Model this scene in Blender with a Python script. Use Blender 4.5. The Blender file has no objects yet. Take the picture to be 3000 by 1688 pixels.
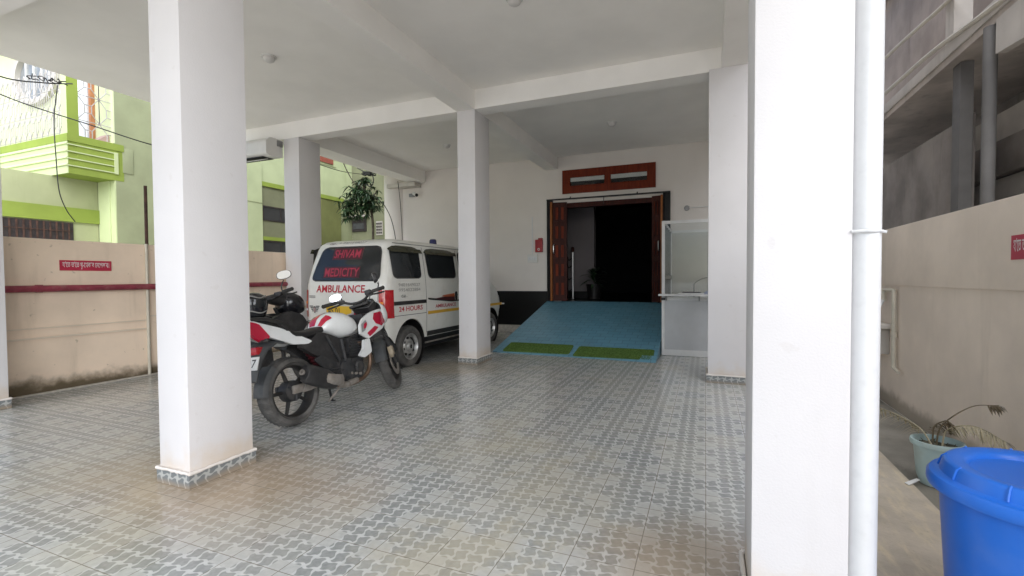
import bpy, bmesh, math, random
from mathutils import Vector, Matrix
random.seed(7)
S = bpy.context.scene
COL = S.collection
PI = math.pi

# ------------------------------------------------------------------ materials
class X:
    """tiny expression builder over Math nodes"""
    def __init__(s, nt, sock): s.nt, s.s = nt, sock
    def _op(s, op, *a):
        n = s.nt.nodes.new('ShaderNodeMath'); n.operation = op
        for i, v in enumerate((s,) + a):
            if isinstance(v, X): s.nt.links.new(v.s, n.inputs[i])
            else: n.inputs[i].default_value = v
        return X(s.nt, n.outputs[0])
    def __add__(s, o): return s._op('ADD', o)
    def __radd__(s, o): return s._op('ADD', o)
    def __sub__(s, o): return s._op('SUBTRACT', o)
    def __mul__(s, o): return s._op('MULTIPLY', o)
    def __rmul__(s, o): return s._op('MULTIPLY', o)
    def __truediv__(s, o): return s._op('DIVIDE', o)
    def rsub(s, c): return (s * -1.0) + c
    def abs(s): return s._op('ABSOLUTE')
    def sin(s): return s._op('SINE')
    def cos(s): return s._op('COSINE')
    def round(s): return s._op('ROUND')
    def floor(s): return s._op('FLOOR')
    def min(s, o): return s._op('MINIMUM', o)
    def max(s, o): return s._op('MAXIMUM', o)
    def lt(s, o): return s._op('LESS_THAN', o)
    def pow(s, o): return s._op('POWER', o)
    def sqrt(s): return s._op('SQRT')
    def clamp(s):
        r = s._op('ADD', 0.0); r.s.node.use_clamp = True; return r
    def step(s, a, b):   # smooth 0..1 between a and b
        n = s.nt.nodes.new('ShaderNodeMapRange'); n.interpolation_type = 'SMOOTHSTEP'
        s.nt.links.new(s.s, n.inputs[0]); n.inputs[1].default_value = a; n.inputs[2].default_value = b
        return X(s.nt, n.outputs[0])

def new_mat(name):
    m = bpy.data.materials.new(name); m.use_nodes = True
    nt = m.node_tree; b = nt.nodes['Principled BSDF']
    tc = nt.nodes.new('ShaderNodeTexCoord')
    return m, nt, b, tc.outputs['Object']

def noise(nt, vec, scale, detail=4, rough=.55, stretch=None):
    n = nt.nodes.new('ShaderNodeTexNoise'); n.inputs['Scale'].default_value = scale
    n.inputs['Detail'].default_value = detail; n.inputs['Roughness'].default_value = rough
    if stretch:
        mp = nt.nodes.new('ShaderNodeMapping'); mp.inputs['Scale'].default_value = stretch
        nt.links.new(vec, mp.inputs[0]); vec = mp.outputs[0]
    nt.links.new(vec, n.inputs['Vector'])
    return X(nt, n.outputs[0])

def mix(nt, fac, a, b):
    n = nt.nodes.new('ShaderNodeMix'); n.data_type = 'RGBA'
    for sock, v in ((n.inputs[0], fac), (n.inputs[6], a), (n.inputs[7], b)):
        if isinstance(v, X): nt.links.new(v.s, sock)
        elif hasattr(v, 'is_linked'): nt.links.new(v, sock)
        elif isinstance(v, (int, float)): sock.default_value = v
        else: sock.default_value = (*v, 1)
    return n.outputs[2]

def xyz(nt, vec):
    n = nt.nodes.new('ShaderNodeSeparateXYZ'); nt.links.new(vec, n.inputs[0])
    return [X(nt, o) for o in n.outputs]

def bump(nt, b, h, strength, dist=.004):
    n = nt.nodes.new('ShaderNodeBump'); n.inputs['Strength'].default_value = strength
    n.inputs['Distance'].default_value = dist
    nt.links.new(h.s, n.inputs['Height']); nt.links.new(n.outputs[0], b.inputs['Normal'])

def M(name, c, rough=.5, metal=0., var=.10, scale=5., bmp=0., bscale=90., spec=.5, coat=0., dust=None, emit=None):
    m, nt, b, v = new_mat(name)
    n = noise(nt, v, scale)
    lo = tuple(x*(1-var) for x in c); hi = tuple(min(1, x*(1+var)) for x in c)
    col = mix(nt, n.step(.3, .7), lo, hi)
    if dust:
        d = noise(nt, v, dust[2], 5, .6)
        col = mix(nt, d.step(.45, .75) * dust[1], col, dust[0])
    nt.links.new(col, b.inputs['Base Color'])
    r = n * .16 + (rough - .08); nt.links.new(r.clamp().s, b.inputs['Roughness'])
    b.inputs['Metallic'].default_value = metal
    b.inputs['Specular IOR Level'].default_value = spec
    b.inputs['Coat Weight'].default_value = coat
    b.inputs['Coat Roughness'].default_value = .08
    if bmp: bump(nt, b, noise(nt, v, bscale, 3), bmp)
    if emit: 
        b.inputs['Emission Color'].default_value = (*emit[0], 1); b.inputs['Emission Strength'].default_value = emit[1]
    return m

def wave_pattern(nt, u, v, corners=True):
    """printed tile: four by four wavy leaves per tile, pale star at each crossing, bare tile corners"""
    ru, rv = u.round(), v.round()
    su, sv = (ru * PI).cos(), (rv * PI).cos()
    wu = (v * PI).sin() * su * .085 + (v * (2*PI)).sin() * .095
    wv = (u * PI).sin() * sv * -.085 - (u * (2*PI)).sin() * .095
    d1 = (u - ru - wu).abs(); d2 = (v - rv - wv).abs()
    fu, fv = u - ru, v - rv
    rn = (fu*fu + fv*fv).sqrt()
    wid = (rn / -.46 + 1.0).max(0.0) * .145 + .042
    line = (d1.min(d2) - wid).step(-.03, .03).rsub(1.0)
    cu = ((u/4) - (u/4).round()).abs() * 4; cv = ((v/4) - (v/4).round()).abs() * 4
    corner = cu.max(cv).step(.86, .96).rsub(1.0)
    return (line.max(corner) if corners else line), cu.min(cv), corner

def tile_mat(name, mode):
    m, nt, b, vec = new_mat(name)
    x, y, z = xyz(nt, vec)
    T = .2563
    if mode == 'floor': u, v = (x - .0066) / T * 4, (y - 2.3347) / T * 4
    else: u, v = (x + y) / .066 + .5, z / .066 + .25
    light, edge, bare = wave_pattern(nt, u, v, mode == 'floor')
    n1 = noise(nt, vec, 1.1, 4); n2 = noise(nt, vec, 38, 3); n3 = noise(nt, vec, .55, 3); n5 = noise(nt, vec, 5.5, 5, .65)
    leaf = mix(nt, n2.step(.25, .75), (.26, .278, .278), (.345, .362, .358))
    base = mix(nt, n2.step(.25, .75), (.53, .55, .55), (.61, .625, .62))
    col = mix(nt, light, leaf, base)
    if mode == 'floor':
        col = mix(nt, bare * .62, col, mix(nt, n2.step(.25, .75), (.40, .41, .40), (.48, .49, .475)))
        wn = nt.nodes.new('ShaderNodeTexWhiteNoise'); wn.noise_dimensions = '2D'
        cb = nt.nodes.new('ShaderNodeCombineXYZ')
        nt.links.new((u/4).floor().s, cb.inputs[0]); nt.links.new((v/4).floor().s, cb.inputs[1])
        nt.links.new(cb.outputs[0], wn.inputs['Vector'])
        tv = X(nt, wn.outputs['Value'])
        col = mix(nt, tv * .26, col, (.60, .58, .50))
        # yellowish wear blotches and the brown stain round the near pillar
        col = mix(nt, n1.step(.50, .72) * .26, col, (.50, .43, .29))
        dx, dy = x + 2.45, y - 1.75
        ds = ((dx*dx*.55 + dy*dy*1.1).sqrt() + n1 * .9).step(.65, 1.25).rsub(1.0)
        col = mix(nt, ds * .62, col, (.40, .27, .15))
        dx, dy = x - .05, y - 1.85
        ds = ((dx*dx + dy*dy).sqrt() + n1 * .8).step(.6, 1.0).rsub(1.0)
        col = mix(nt, ds * .55, col, (.33, .23, .13))
        dx, dy = x + 2.9, y - 5.2
        ds = ((dx*dx + dy*dy).sqrt() + n1 * .9).step(.7, 1.2).rsub(1.0)
        col = mix(nt, ds * .4, col, (.36, .27, .15))
        for ax, ay, rx, am in ((-1.30, 2.85, .6, .34), (-.98, 1.70, .35, .40), (-.80, 2.35, .5, .30), (-3.2, 1.75, .8, .30)):
            dx, dy = x - ax, y - ay
            ds = ((dx*dx + dy*dy).sqrt() + (n1 - .5) * 1.5 + (n5 - .5) * .8).step(rx*.2, rx*1.1).rsub(1.0)
            col = mix(nt, ds * am, col, (.50, .44, .30))
        # scuffs and faint tyre tracks
        sc = noise(nt, vec, 3.2, 6, .65, (3.5, .35, 1))
        col = mix(nt, sc.step(.58, .74) * .30, col, (.27, .25, .22))
        grout = (edge - .038 + n2 * .015).lt(.0)
        col = mix(nt, grout * .8, col, (.19, .165, .13))
        rg = n1 * .13 + n2 * .06 + .10
        bump(nt, b, grout.rsub(1.0) + light * .15, .25, .002)
    else:
        col = mix(nt, light, (.17, .185, .19), (.40, .41, .395))
        rg = n2 * .2 + .3
        dirt = (z + n1 * .06).step(.03, .08).rsub(1.0)
        col = mix(nt, dirt * .5, col, (.40, .28, .16))
    nt.links.new(col, b.inputs['Base Color']); nt.links.new(rg.s, b.inputs['Roughness'])
    return m

def plaster(name, c, rough=.75, foot=None, foot_h=.25, blotch=.08, streak=None, bmp=.35, top=None, spots=None):
    """painted plaster with grain, faint blotches and (where given) mould or splash marks low on the wall"""
    m, nt, b, vec = new_mat(name)
    x, y, z = xyz(nt, vec)
    n1 = noise(nt, vec, 1.6, 5); n2 = noise(nt, vec, 9, 5); n3 = noise(nt, vec, 130, 2)
    col = mix(nt, n1.step(.3, .7), tuple(k*(1-blotch) for k in c), tuple(min(1, k*(1+blotch)) for k in c))
    if streak:
        s = noise(nt, vec, 5, 4, .6, (1, 1, .12))
        col = mix(nt, s.step(.55, .8) * streak[1], col, streak[0])
    if foot:
        f = (z + (n2 - .5) * (foot_h * 1.1) + (n1 - .5) * (foot_h * 1.2)).step(foot_h * .25, foot_h * 1.2).rsub(1.0)
        col = mix(nt, f * foot[1], col, foot[0])
    if top:
        f = (z - n2 * .25 - n1 * .12).step(top[2] - .22, top[2] - .02)
        col = mix(nt, f * top[1], col, top[0])
    if spots:
        s = noise(nt, vec, 17, 2, .4)
        col = mix(nt, s.step(.70, .76) * spots[1], col, spots[0])
    nt.links.new(col, b.inputs['Base Color']); b.inputs['Roughness'].default_value = rough
    b.inputs['Specular IOR Level'].default_value = .3
    bump(nt, b, n3 * .6 + n2 * .8, bmp, .0035)
    return m

def glass_dark(name, c, rough=.05, spec=.5):
    m, nt, b, v = new_mat(name)
    n = noise(nt, v, 3.0)
    nt.links.new(mix(nt, n.step(.3, .7), tuple(k*.7 for k in c), c), b.inputs['Base Color'])
    b.inputs['Roughness'].default_value = rough; b.inputs['Specular IOR Level'].default_value = spec
    return m

def clear_glass(name):
    m, nt, b, v = new_mat(name)
    n = noise(nt, v, 2.0)
    out = nt.nodes['Material Output']
    tr = nt.nodes.new('ShaderNodeBsdfTransparent'); tr.inputs[0].default_value = (.93, .94, .93, 1)
    gl = nt.nodes.new('ShaderNodeBsdfGlossy'); gl.inputs['Roughness'].default_value = .03
    df = nt.nodes.new('ShaderNodeBsdfDiffuse'); df.inputs[0].default_value = (.55, .57, .56, 1)
    fr = nt.nodes.new('ShaderNodeFresnel'); fr.inputs[0].default_value = 1.3
    m1 = nt.nodes.new('ShaderNodeMixShader'); m2 = nt.nodes.new('ShaderNodeMixShader')
    nt.links.new(fr.outputs[0], m1.inputs[0]); nt.links.new(tr.outputs[0], m1.inputs[1]); nt.links.new(gl.outputs[0], m1.inputs[2])
    nt.links.new((n.step(.3, .8) * .03 + .015).s, m2.inputs[0]); nt.links.new(m1.outputs[0], m2.inputs[1]); nt.links.new(df.outputs[0], m2.inputs[2])
    nt.links.new(m2.outputs[0], out.inputs['Surface'])
    return m

def ramp_tiles(name):
    m, nt, b, vec = new_mat(name)
    br = nt.nodes.new('ShaderNodeTexBrick'); br.offset = 0.5
    br.inputs['Scale'].default_value = 1.0; br.inputs['Brick Width'].default_value = .19; br.inputs['Row Height'].default_value = .125
    br.inputs['Mortar Size'].default_value = .004
    br.inputs['Color1'].default_value = (.11, .28, .385, 1); br.inputs['Color2'].default_value = (.14, .32, .43, 1)
    br.inputs['Mortar'].default_value = (.065, .15, .21, 1)
    nt.links.new(vec, br.inputs['Vector'])
    n = noise(nt, vec, 2.5, 5)
    col = mix(nt, n.step(.5, .8) * .35, br.outputs[0], (.17, .25, .27))
    nt.links.new(col, b.inputs['Base Color'])
    nt.links.new((n * .25 + .28).s, b.inputs['Roughness'])
    bump(nt, b, X(nt, br.outputs['Fac']) * -1.0, .3, .002)
    return m

def cement(name, c, rough=.85, streaks=True):
    m, nt, b, vec = new_mat(name)
    n1 = noise(nt, vec, 2.2, 6, .6); n2 = noise(nt, vec, 60, 3); n3 = noise(nt, vec, 9, 4, .6, (2.2, .5, 1))
    col = mix(nt, n1.step(.3, .7), tuple(k*.75 for k in c), tuple(k*1.15 for k in c))
    if streaks: col = mix(nt, n3.step(.45, .75) * .5, col, (c[0]*1.45, c[1]*1.4, c[2]*1.15))
    col = mix(nt, n2.step(.55, .8) * .3, col, tuple(k*.5 for k in c))
    nt.links.new(col, b.inputs['Base Color']); b.inputs['Roughness'].default_value = rough
    bump(nt, b, n2 + n1, .5, .006)
    return m

def leaf_mat(name, a, c):
    m, nt, b, vec = new_mat(name)
    n = noise(nt, vec, 6.0, 3)
    nt.links.new(mix(nt, n.step(.35, .65), a, c), b.inputs['Base Color'])
    b.inputs['Roughness'].default_value = .42
    return m

def wood(name, a, c, rough=.4):
    m, nt, b, vec = new_mat(name)
    n = noise(nt, vec, 7.0, 6, .65, (6, 6, .7))
    nt.links.new(mix(nt, n.step(.3, .7), a, c), b.inputs['Base Color'])
    b.inputs['Roughness'].default_value = rough; b.inputs['Specular IOR Level'].default_value = .18
    bump(nt, b, n, .2, .002)
    return m

MT = {}
WHITE = (.71, .70, .69)
MT['white'] = plaster('white_wall_paint', (.71, .668, .625), .7, blotch=.03)
MT['col'] = plaster('white_pillar_paint', (.67, .655, .66), .68, foot=((.62, .49, .34), .55), foot_h=.20, blotch=.03, spots=((.55, .52, .50), .22), streak=((.60, .585, .58), .35))
MT['ceil'] = plaster('ceiling_paint', (.88, .86, .825), .8, blotch=.03, bmp=.2)
MT['beige'] = plaster('beige_wall_paint', (.79, .645, .51), .8, foot=((.075, .055, .025), .93), foot_h=.17, blotch=.09, streak=((.36, .28, .19), .3), spots=((.25, .2, .13), .4))
MT['beige_r'] = plaster('beige_wall_paint_right', (.81, .71, .615), .8, foot=((.17, .14, .09), .6), foot_h=.10, blotch=.09, streak=((.38, .33, .26), .3))
MT['beige_trim'] = plaster('beige_trim_paint', (.70, .60, .49), .8, blotch=.06)
MT['green'] = plaster('pale_green_paint', (.45, .51, .31), .8, blotch=.07, streak=((.33, .40, .20), .35))
MT['green_m'] = plaster('shaded_stained_green_paint', (.40, .43, .25), .8, blotch=.08, streak=((.27, .28, .16), .5))  # base darkened for the shade under the balcony; streaks are brownish stains
MT['green_g'] = plaster('green_grey_paint', (.31, .34, .205), .8, blotch=.09, streak=((.26, .29, .17), .5))
MT['lime'] = plaster('lime_green_paint', (.25, .325, .06), .7, blotch=.08, streak=((.19, .25, .05), .3))
MT['lime_l'] = plaster('lit_side_and_ridge_lime', (.52, .59, .33), .7, blotch=.05)  # paler tone for the brightly lit street-facing sides, and for the ridges
MT['cream'] = plaster('cream_paint', (.68, .73, .47), .8, blotch=.04)
MT['concrete'] = plaster('bare_concrete', (.46, .41, .365), .9, blotch=.2, streak=((.14, .13, .12), .5))
MT['concrete_d'] = plaster('dark_concrete', (.27, .245, .225), .9, blotch=.25, streak=((.06, .06, .06), .5))
MT['concrete_l'] = plaster('pale_concrete', (.52, .49, .45), .9, blotch=.12, streak=((.2, .19, .17), .4))
MT['brown_wall'] = plaster('brown_render', (.42, .36, .315), .9, blotch=.15, streak=((.18, .15, .13), .5))
MT['post'] = plaster('weathered_grey_paint', (.16, .155, .15), .7, blotch=.2)
MT['olive'] = plaster('olive_paint', (.17, .185, .07), .8, blotch=.15, streak=((.09, .10, .04), .5))
MT['green_d'] = plaster('shaded_green_paint', (.20, .21, .13), .8, blotch=.12, streak=((.12, .12, .08), .5))  # darkened in the colour for the under-lit rear house; also the bay panel
MT['floor'] = tile_mat('printed_floor_tile', 'floor')
MT['skirt'] = tile_mat('printed_skirting_tile', 'skirt')
MT['mortar'] = M('mortar', (.46, .43, .38), .9, var=.15, scale=20, bmp=.4)
MT['ramp'] = ramp_tiles('blue_ramp_tile')
MT['grass_mat'] = M('green_turf_mat', (.10, .17, .045), .95, var=.35, scale=45, bmp=1., bscale=300, spec=.1)
MT['black_g'] = M('black_granite', (.008, .008, .008), .35, var=.3, scale=60, spec=.3)
MT['black_m'] = M('black_metal', (.012, .011, .011), .45, var=.3, scale=20, spec=.4)
MT['redwood'] = wood('red_brown_wood', (.10, .014, .005), (.19, .030, .009), .6)
MT['darkwood'] = wood('dark_red_wood', (.028, .006, .004), (.060, .012, .007), .5)
MT['edgewood'] = wood('orange_wood_edge', (.22, .075, .025), (.33, .12, .04), .35)
MT['hall'] = plaster('hall_dimmed_paint', (.20, .18, .185), .7, blotch=.05)  # whitish wall greyed in its colour for the dimness of the hall
MT['hall_d'] = plaster('hall_unlit_paint', (.010, .010, .012), .8, blotch=.2)  # near-black colour stands for the lack of light in the hall
MT['steel'] = M('brushed_steel', (.62, .62, .62), .3, metal=1., var=.05, scale=30)
MT['alu'] = M('white_powder_coat', (.70, .70, .69), .4, var=.04, scale=8)
MT['alu_panel'] = M('grey_laminate_panel', (.50, .51, .52), .35, var=.06, scale=3)
MT['alu_grey'] = M('grey_aluminium', (.25, .26, .26), .4, var=.1, scale=8)
MT['glass'] = clear_glass('clear_glass')
MT['paper'] = M('paper', (.75, .75, .74), .8, var=.04)
MT['paper_b'] = M('blue_grey_cover', (.30, .33, .42), .6, var=.1)
MT['book'] = M('dark_cover', (.06, .055, .06), .6, var=.2)
MT['red_pipe'] = M('dark_red_paint', (.24, .033, .055), .45, var=.18, scale=9, dust=((.3, .18, .16), .4, 14))
MT['red_sign'] = M('red_sticker', (.46, .028, .065), .45, var=.08, scale=4)
MT['red_box'] = M('red_plastic', (.30, .014, .018), .35, var=.08)
MT['white_ink'] = M('white_ink', (.74, .70, .70), .6, var=.05)
MT['pvc'] = M('white_pvc', (.67, .68, .69), .38, var=.03, scale=4, dust=((.35, .35, .35), .12, 30))
MT['pvc_c'] = M('cream_pvc', (.56, .52, .43), .45, var=.08, scale=8)
MT['switch'] = M('white_plastic', (.66, .65, .62), .4, var=.04)
MT['rust'] = M('rusty_iron', (.07, .035, .025), .8, var=.4, scale=14, bmp=.4)
MT['grille'] = M('grey_grille_paint', (.42, .40, .39), .5, var=.15, scale=10)
MT['grille_d'] = M('dark_window_grille', (.035, .028, .028), .6, var=.3, scale=12)
MT['cable'] = M('black_cable', (.014, .014, .014), .55, var=.3)
MT['bark'] = M('bark', (.06, .05, .035), .9, var=.4, scale=15, bmp=.5)
MT['leaf'] = leaf_mat('mango_leaf', (.010, .028, .010), (.024, .058, .020))
MT['leaf_l'] = leaf_mat('young_leaf', (.03, .075, .028), (.06, .12, .045))
MT['dry'] = leaf_mat('dry_palm_leaf', (.30, .26, .17), (.42, .37, .25))
MT['dry_d'] = leaf_mat('brown_palm_leaf', (.10, .075, .04), (.16, .12, .07))
MT['pot'] = M('pale_blue_plastic', (.40, .52, .515), .45, var=.08, scale=4, dust=((.35, .36, .30), .45, 9))
MT['soil'] = M('soil', (.11, .105, .075), .95, var=.5, scale=30, bmp=1.)
MT['blue'] = M('blue_plastic', (.008, .135, .60), .36, var=.05, scale=3, bmp=.05, bscale=40, dust=((.10, .22, .62), .3, 5))
MT['path'] = cement('cement_path', (.50, .44, .36))
MT['drain'] = cement('dark_cement', (.24, .225, .19), streaks=False)  # darker grey than the path beside it
MT['ground'] = cement('street_concrete', (.52, .50, .465))
MT['curtain'] = M('white_curtain', (.80, .82, .86), .8, var=.04, scale=6)
MT['orange'] = M('orange_wood', (.48, .20, .09), .6, var=.1)
MT['pink'] = M('pinkish_plaster', (.46, .32, .30), .8, var=.1)
MT['win_grey'] = glass_dark('grey_window', (.30, .32, .34), .15)
MT['win_dark'] = glass_dark('dark_window', (.05, .05, .055), .1)
MT['brick'] = M('brick_red_paint', (.26, .07, .045), .8, var=.2, scale=16)
# vehicles
MT['van'] = M('cream_white_car_paint', (.72, .715, .67), .33, var=.03, scale=3, coat=.35, dust=((.42, .38, .30), .22, 6))
MT['van_glass'] = glass_dark('tinted_glass', (.028, .031, .033), .06, .5)
MT['visor'] = glass_dark('olive_rain_visor', (.055, .055, .032), .25)
MT['rubber'] = M('rubber', (.026, .025, .024), .8, var=.3, scale=14, dust=((.10, .09, .08), .5, 9))
MT['tyre'] = M('dusty_tyre', (.075, .072, .068), .85, var=.25, scale=12, bmp=.3, bscale=120, dust=((.20, .19, .175), .65, 5))
MT['trim'] = M('black_trim', (.022, .021, .02), .55, var=.3, scale=10)
MT['bumper'] = M('dark_grey_bumper', (.05, .046, .046), .6, var=.2, scale=8)
MT['rim'] = M('silver_steel_rim', (.55, .55, .54), .36, metal=.75, var=.08, scale=14, dust=((.2, .18, .15), .35, 12))
MT['taillight'] = M('red_lens', (.42, .010, .018), .14, var=.12, scale=12, coat=.6)
MT['amber'] = M('amber_lens', (.75, .20, .02), .15, var=.1, coat=.5)
MT['clear_lens'] = M('clear_lens', (.65, .66, .68), .15, var=.08, coat=.5)
MT['red_ink'] = M('red_ink', (.42, .012, .03), .45, var=.08, scale=20)
MT['red_ink_win'] = M('dull_red_film', (.38, .032, .06), .5, var=.08, scale=20)
MT['grey_ink'] = M('faded_grey_ink', (.27, .265, .25), .6, var=.1, scale=20)
MT['black_ink'] = M('black_ink', (.035, .03, .03), .5, var=.2)
MT['yellow'] = M('yellow_film', (.66, .38, .035), .45, var=.06, scale=8)
MT['plate_y'] = M('yellow_plate', (.75, .47, .03), .4, var=.05)
MT['plate_w'] = M('white_plate', (.70, .70, .68), .4, var=.06, dust=((.4, .38, .34), .3, 20))
MT['orange_f'] = M('orange_film', (.50, .12, .04), .45, var=.1, scale=12)
MT['maroon_f'] = M('maroon_film', (.065, .009, .012), .45, var=.1, scale=12)
MT['beacon'] = M('blue_beacon', (.025, .028, .12), .2, var=.1, coat=.5)
MT['bike_white'] = M('white_bike_paint', (.80, .82, .82), .25, var=.04, scale=6, coat=.6, dust=((.5, .48, .45), .18, 9))
MT['bike_red'] = M('red_bike_paint', (.50, .010, .045), .25, var=.06, scale=6, coat=.6)
MT['bike_grey'] = M('silver_bike_paint', (.42, .43, .44), .3, metal=.4, var=.06)
MT['plastic'] = M('black_plastic', (.026, .025, .026), .5, var=.25, scale=16, dust=((.09, .085, .08), .4, 8))
MT['fender'] = M('dusty_grey_plastic', (.060, .064, .067), .6, var=.2, scale=9, dust=((.14, .13, .12), .35, 6))
MT['seat'] = M('black_seat_vinyl', (.018, .018, .018), .55, var=.2, scale=30, bmp=.2, bscale=200)
MT['engine'] = M('dark_engine_paint', (.042, .043, .046), .5, metal=.3, var=.25, scale=18, dust=((.13, .115, .10), .5, 10))
MT['alloy'] = M('dusty_alloy', (.36, .33, .30), .5, metal=.5, var=.2, scale=14, dust=((.25, .20, .15), .5, 10))
MT['brown_steel'] = M('burnt_exhaust_steel', (.20, .13, .09), .45, metal=.6, var=.25, scale=12)
MT['gold'] = M('muddy_caliper', (.34, .28, .20), .55, var=.25, scale=22)
MT['mirror'] = M('mirror_glass', (.92, .94, .96), .03, metal=1., var=.01)
MT['helmet'] = M('black_helmet_gloss', (.013, .013, .016), .22, var=.1, coat=.4)
MT['gauge'] = M('grey_gauge_trim', (.22, .22, .22), .4, metal=.5, var=.1)
MT['lamp'] = M('white_lamp_plastic', (.62, .60, .58), .4, var=.03)

# ------------------------------------------------------------------ helpers
def BM(): return bmesh.new()

def box(bm, a, b, bev=0.):
    lo = [min(a[i], b[i]) for i in range(3)]; hi = [max(a[i], b[i]) for i in range(3)]
    if bev:
        t = BM(); r = bmesh.ops.create_cube(t, size=1)
        for v in t.verts: v.co = Vector([(lo[i]+hi[i])/2 + v.co[i]*(hi[i]-lo[i]) for i in range(3)])
        bmesh.ops.bevel(t, geom=t.edges[:], offset=bev, segments=2, affect='EDGES', profile=.6)
        merge(bm, t); return
    v = [bm.verts.new((x, y, z)) for z in (lo[2], hi[2]) for y in (lo[1], hi[1]) for x in (lo[0], hi[0])]
    for f in ((0,2,3,1), (4,5,7,6), (0,1,5,4), (2,6,7,3), (0,4,6,2), (1,3,7,5)):
        bm.faces.new([v[i] for i in f])

def merge(bm, t):
    me = bpy.data.meshes.new('tmp'); t.to_mesh(me); t.free(); bm.from_mesh(me); bpy.data.meshes.remove(me)

def loft(bm, rings, closed=True, cap=True):
    vs = [[bm.verts.new(p) for p in r] for r in rings]
    for i in range(len(vs)-1):
        a, b = vs[i], vs[i+1]; n = len(a)
        for k in range(n if closed else n-1):
            k2 = (k+1) % n
            try: bm.faces.new((a[k], a[k2], b[k2], b[k]))
            except ValueError: pass
    if cap and closed:
        bm.faces.new(list(reversed(vs[0]))); bm.faces.new(vs[-1])
    return vs

def frame(d):
    d = Vector(d).normalized()
    up = Vector((0, 0, 1)) if abs(d.z) < .95 else Vector((0, 1, 0))
    s = d.cross(up).normalized(); return s, s.cross(d).normalized()

def tube(bm, pts, r, n=8, cap=True, flat=1.):
    pts = [Vector(p) for p in pts]; rings = []
    rr = r if isinstance(r, (list, tuple)) else [r]*len(pts)
    s = None
    for i, p in enumerate(pts):
        d = (pts[min(i+1, len(pts)-1)] - pts[max(i-1, 0)])
        if d.length < 1e-9: d = Vector((0, 0, 1))
        d.normalize()
        if s is None: s, u = frame(d)
        else:
            s = (s - d*s.dot(d)); s = s.normalized() if s.length > 1e-6 else frame(d)[0]
            u = s.cross(d).normalized()
        rings.append([p + s*math.cos(2*PI*k/n)*rr[i] + u*math.sin(2*PI*k/n)*rr[i]*flat for k in range(n)])
    loft(bm, rings, True, cap)

def smooth_pts(pts, n=6):
    """Catmull-Rom through the points"""
    P = [Vector(p) for p in pts]; P = [P[0]*2-P[1]] + P + [P[-1]*2-P[-2]]; out = []
    for i in range(1, len(P)-2):
        for k in range(n):
            t = k/n; a, b, c, d = P[i-1:i+3]
            out.append(.5*((2*b) + (c-a)*t + (2*a-5*b+4*c-d)*t*t + (3*b-a-3*c+d)*t*t*t))
    out.append(P[-2]); return out

def lathe(bm, prof, c=(0, 0, 0), axis='z', n=24, cap=False):
    """profile of (radius, height) pairs turned round an axis"""
    rings = []
    for r, h in prof:
        ring = []
        for k in range(n):
            a = 2*PI*k/n; p = (r*math.cos(a), r*math.sin(a), h)
            if axis == 'x': p = (p[2], p[0], p[1])
            elif axis == 'y': p = (p[1], p[2], p[0])
            ring.append((p[0]+c[0], p[1]+c[1], p[2]+c[2]))
        rings.append(ring)
    loft(bm, rings, True, cap)

def ball(bm, c, r, n=14, sq=(1, 1, 1)):
    prof = [(max(1e-4, math.sin(PI*i/n)), -math.cos(PI*i/n)) for i in range(n+1)]
    t = BM(); lathe(t, prof, n=n*2)
    bmesh.ops.remove_doubles(t, verts=t.verts, dist=1e-3)
    for v in t.verts: v.co = Vector((c[0]+v.co.x*r*sq[0], c[1]+v.co.y*r*sq[1], c[2]+v.co.z*r*sq[2]))
    merge(bm, t)

def prism(bm, poly, axis, a, b):
    """outline of 2-D points extruded along axis from a to b (x: poly=(y,z); y: (x,z); z: (x,y))"""
    def P(p, h): return {'x': (h, p[0], p[1]), 'y': (p[0], h, p[1]), 'z': (p[0], p[1], h)}[axis]
    loft(bm, [[P(p, a) for p in poly], [P(p, b) for p in poly]])

def rounded(poly, r, n=4):
    """round the corners of a 2-D polygon"""
    out = []; m = len(poly)
    for i in range(m):
        p = Vector(poly[i]); a = Vector(poly[i-1]) - p; b = Vector(poly[(i+1) % m]) - p
        d = min(r, a.length*.45, b.length*.45)
        A, B = p + a.normalized()*d, p + b.normalized()*d
        for k in range(n+1):
            t = k/n; out.append(tuple((1-t)**2*A + 2*t*(1-t)*p + t*t*B))
    return out

def fin(bm):
    bmesh.ops.remove_doubles(bm, verts=bm.verts, dist=1e-5)
    bmesh.ops.recalc_face_normals(bm, faces=bm.faces)

def origin_of(o):
    while o.parent: o = o.parent
    return o.location

LOCAL = set()
def obj(name, bm, mat, parent=None, smooth=40, local=False, fix=True):
    if fix: fin(bm)
    me = bpy.data.meshes.new(name)
    if parent is not None and not local:
        o0 = origin_of(parent); bmesh.ops.translate(bm, vec=-Vector(o0), verts=bm.verts)
    bm.to_mesh(me); bm.free()
    if smooth:
        me.shade_smooth(); me.set_sharp_from_angle(angle=math.radians(smooth))
    me.materials.append(MT[mat] if isinstance(mat, str) else mat)
    o = bpy.data.objects.new(name, me); COL.objects.link(o)
    if parent is not None: o.parent = parent
    return o

def tag(o, label=None, cat=None, group=None, kind=None):
    if label: o['label'] = label
    if cat: o['category'] = cat
    if group: o['group'] = group
    if kind: o['kind'] = kind
    return o

def thing(name, label, cat, loc, group=None, rot=None, kind='thing'):
    o = bpy.data.objects.new(name, None); COL.objects.link(o); o.empty_display_size = .1
    o.location = loc
    if rot: o.rotation_euler = rot
    return tag(o, label, cat, group, kind)

def mesh_thing(name, bm, mat, label, cat, loc, group=None, smooth=40):
    """a thing that is one mesh, its origin at loc"""
    bmesh.ops.translate(bm, vec=-Vector(loc), verts=bm.verts)
    o = obj(name, bm, mat, None, smooth); o.location = loc
    return tag(o, label, cat, group, 'thing')

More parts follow.
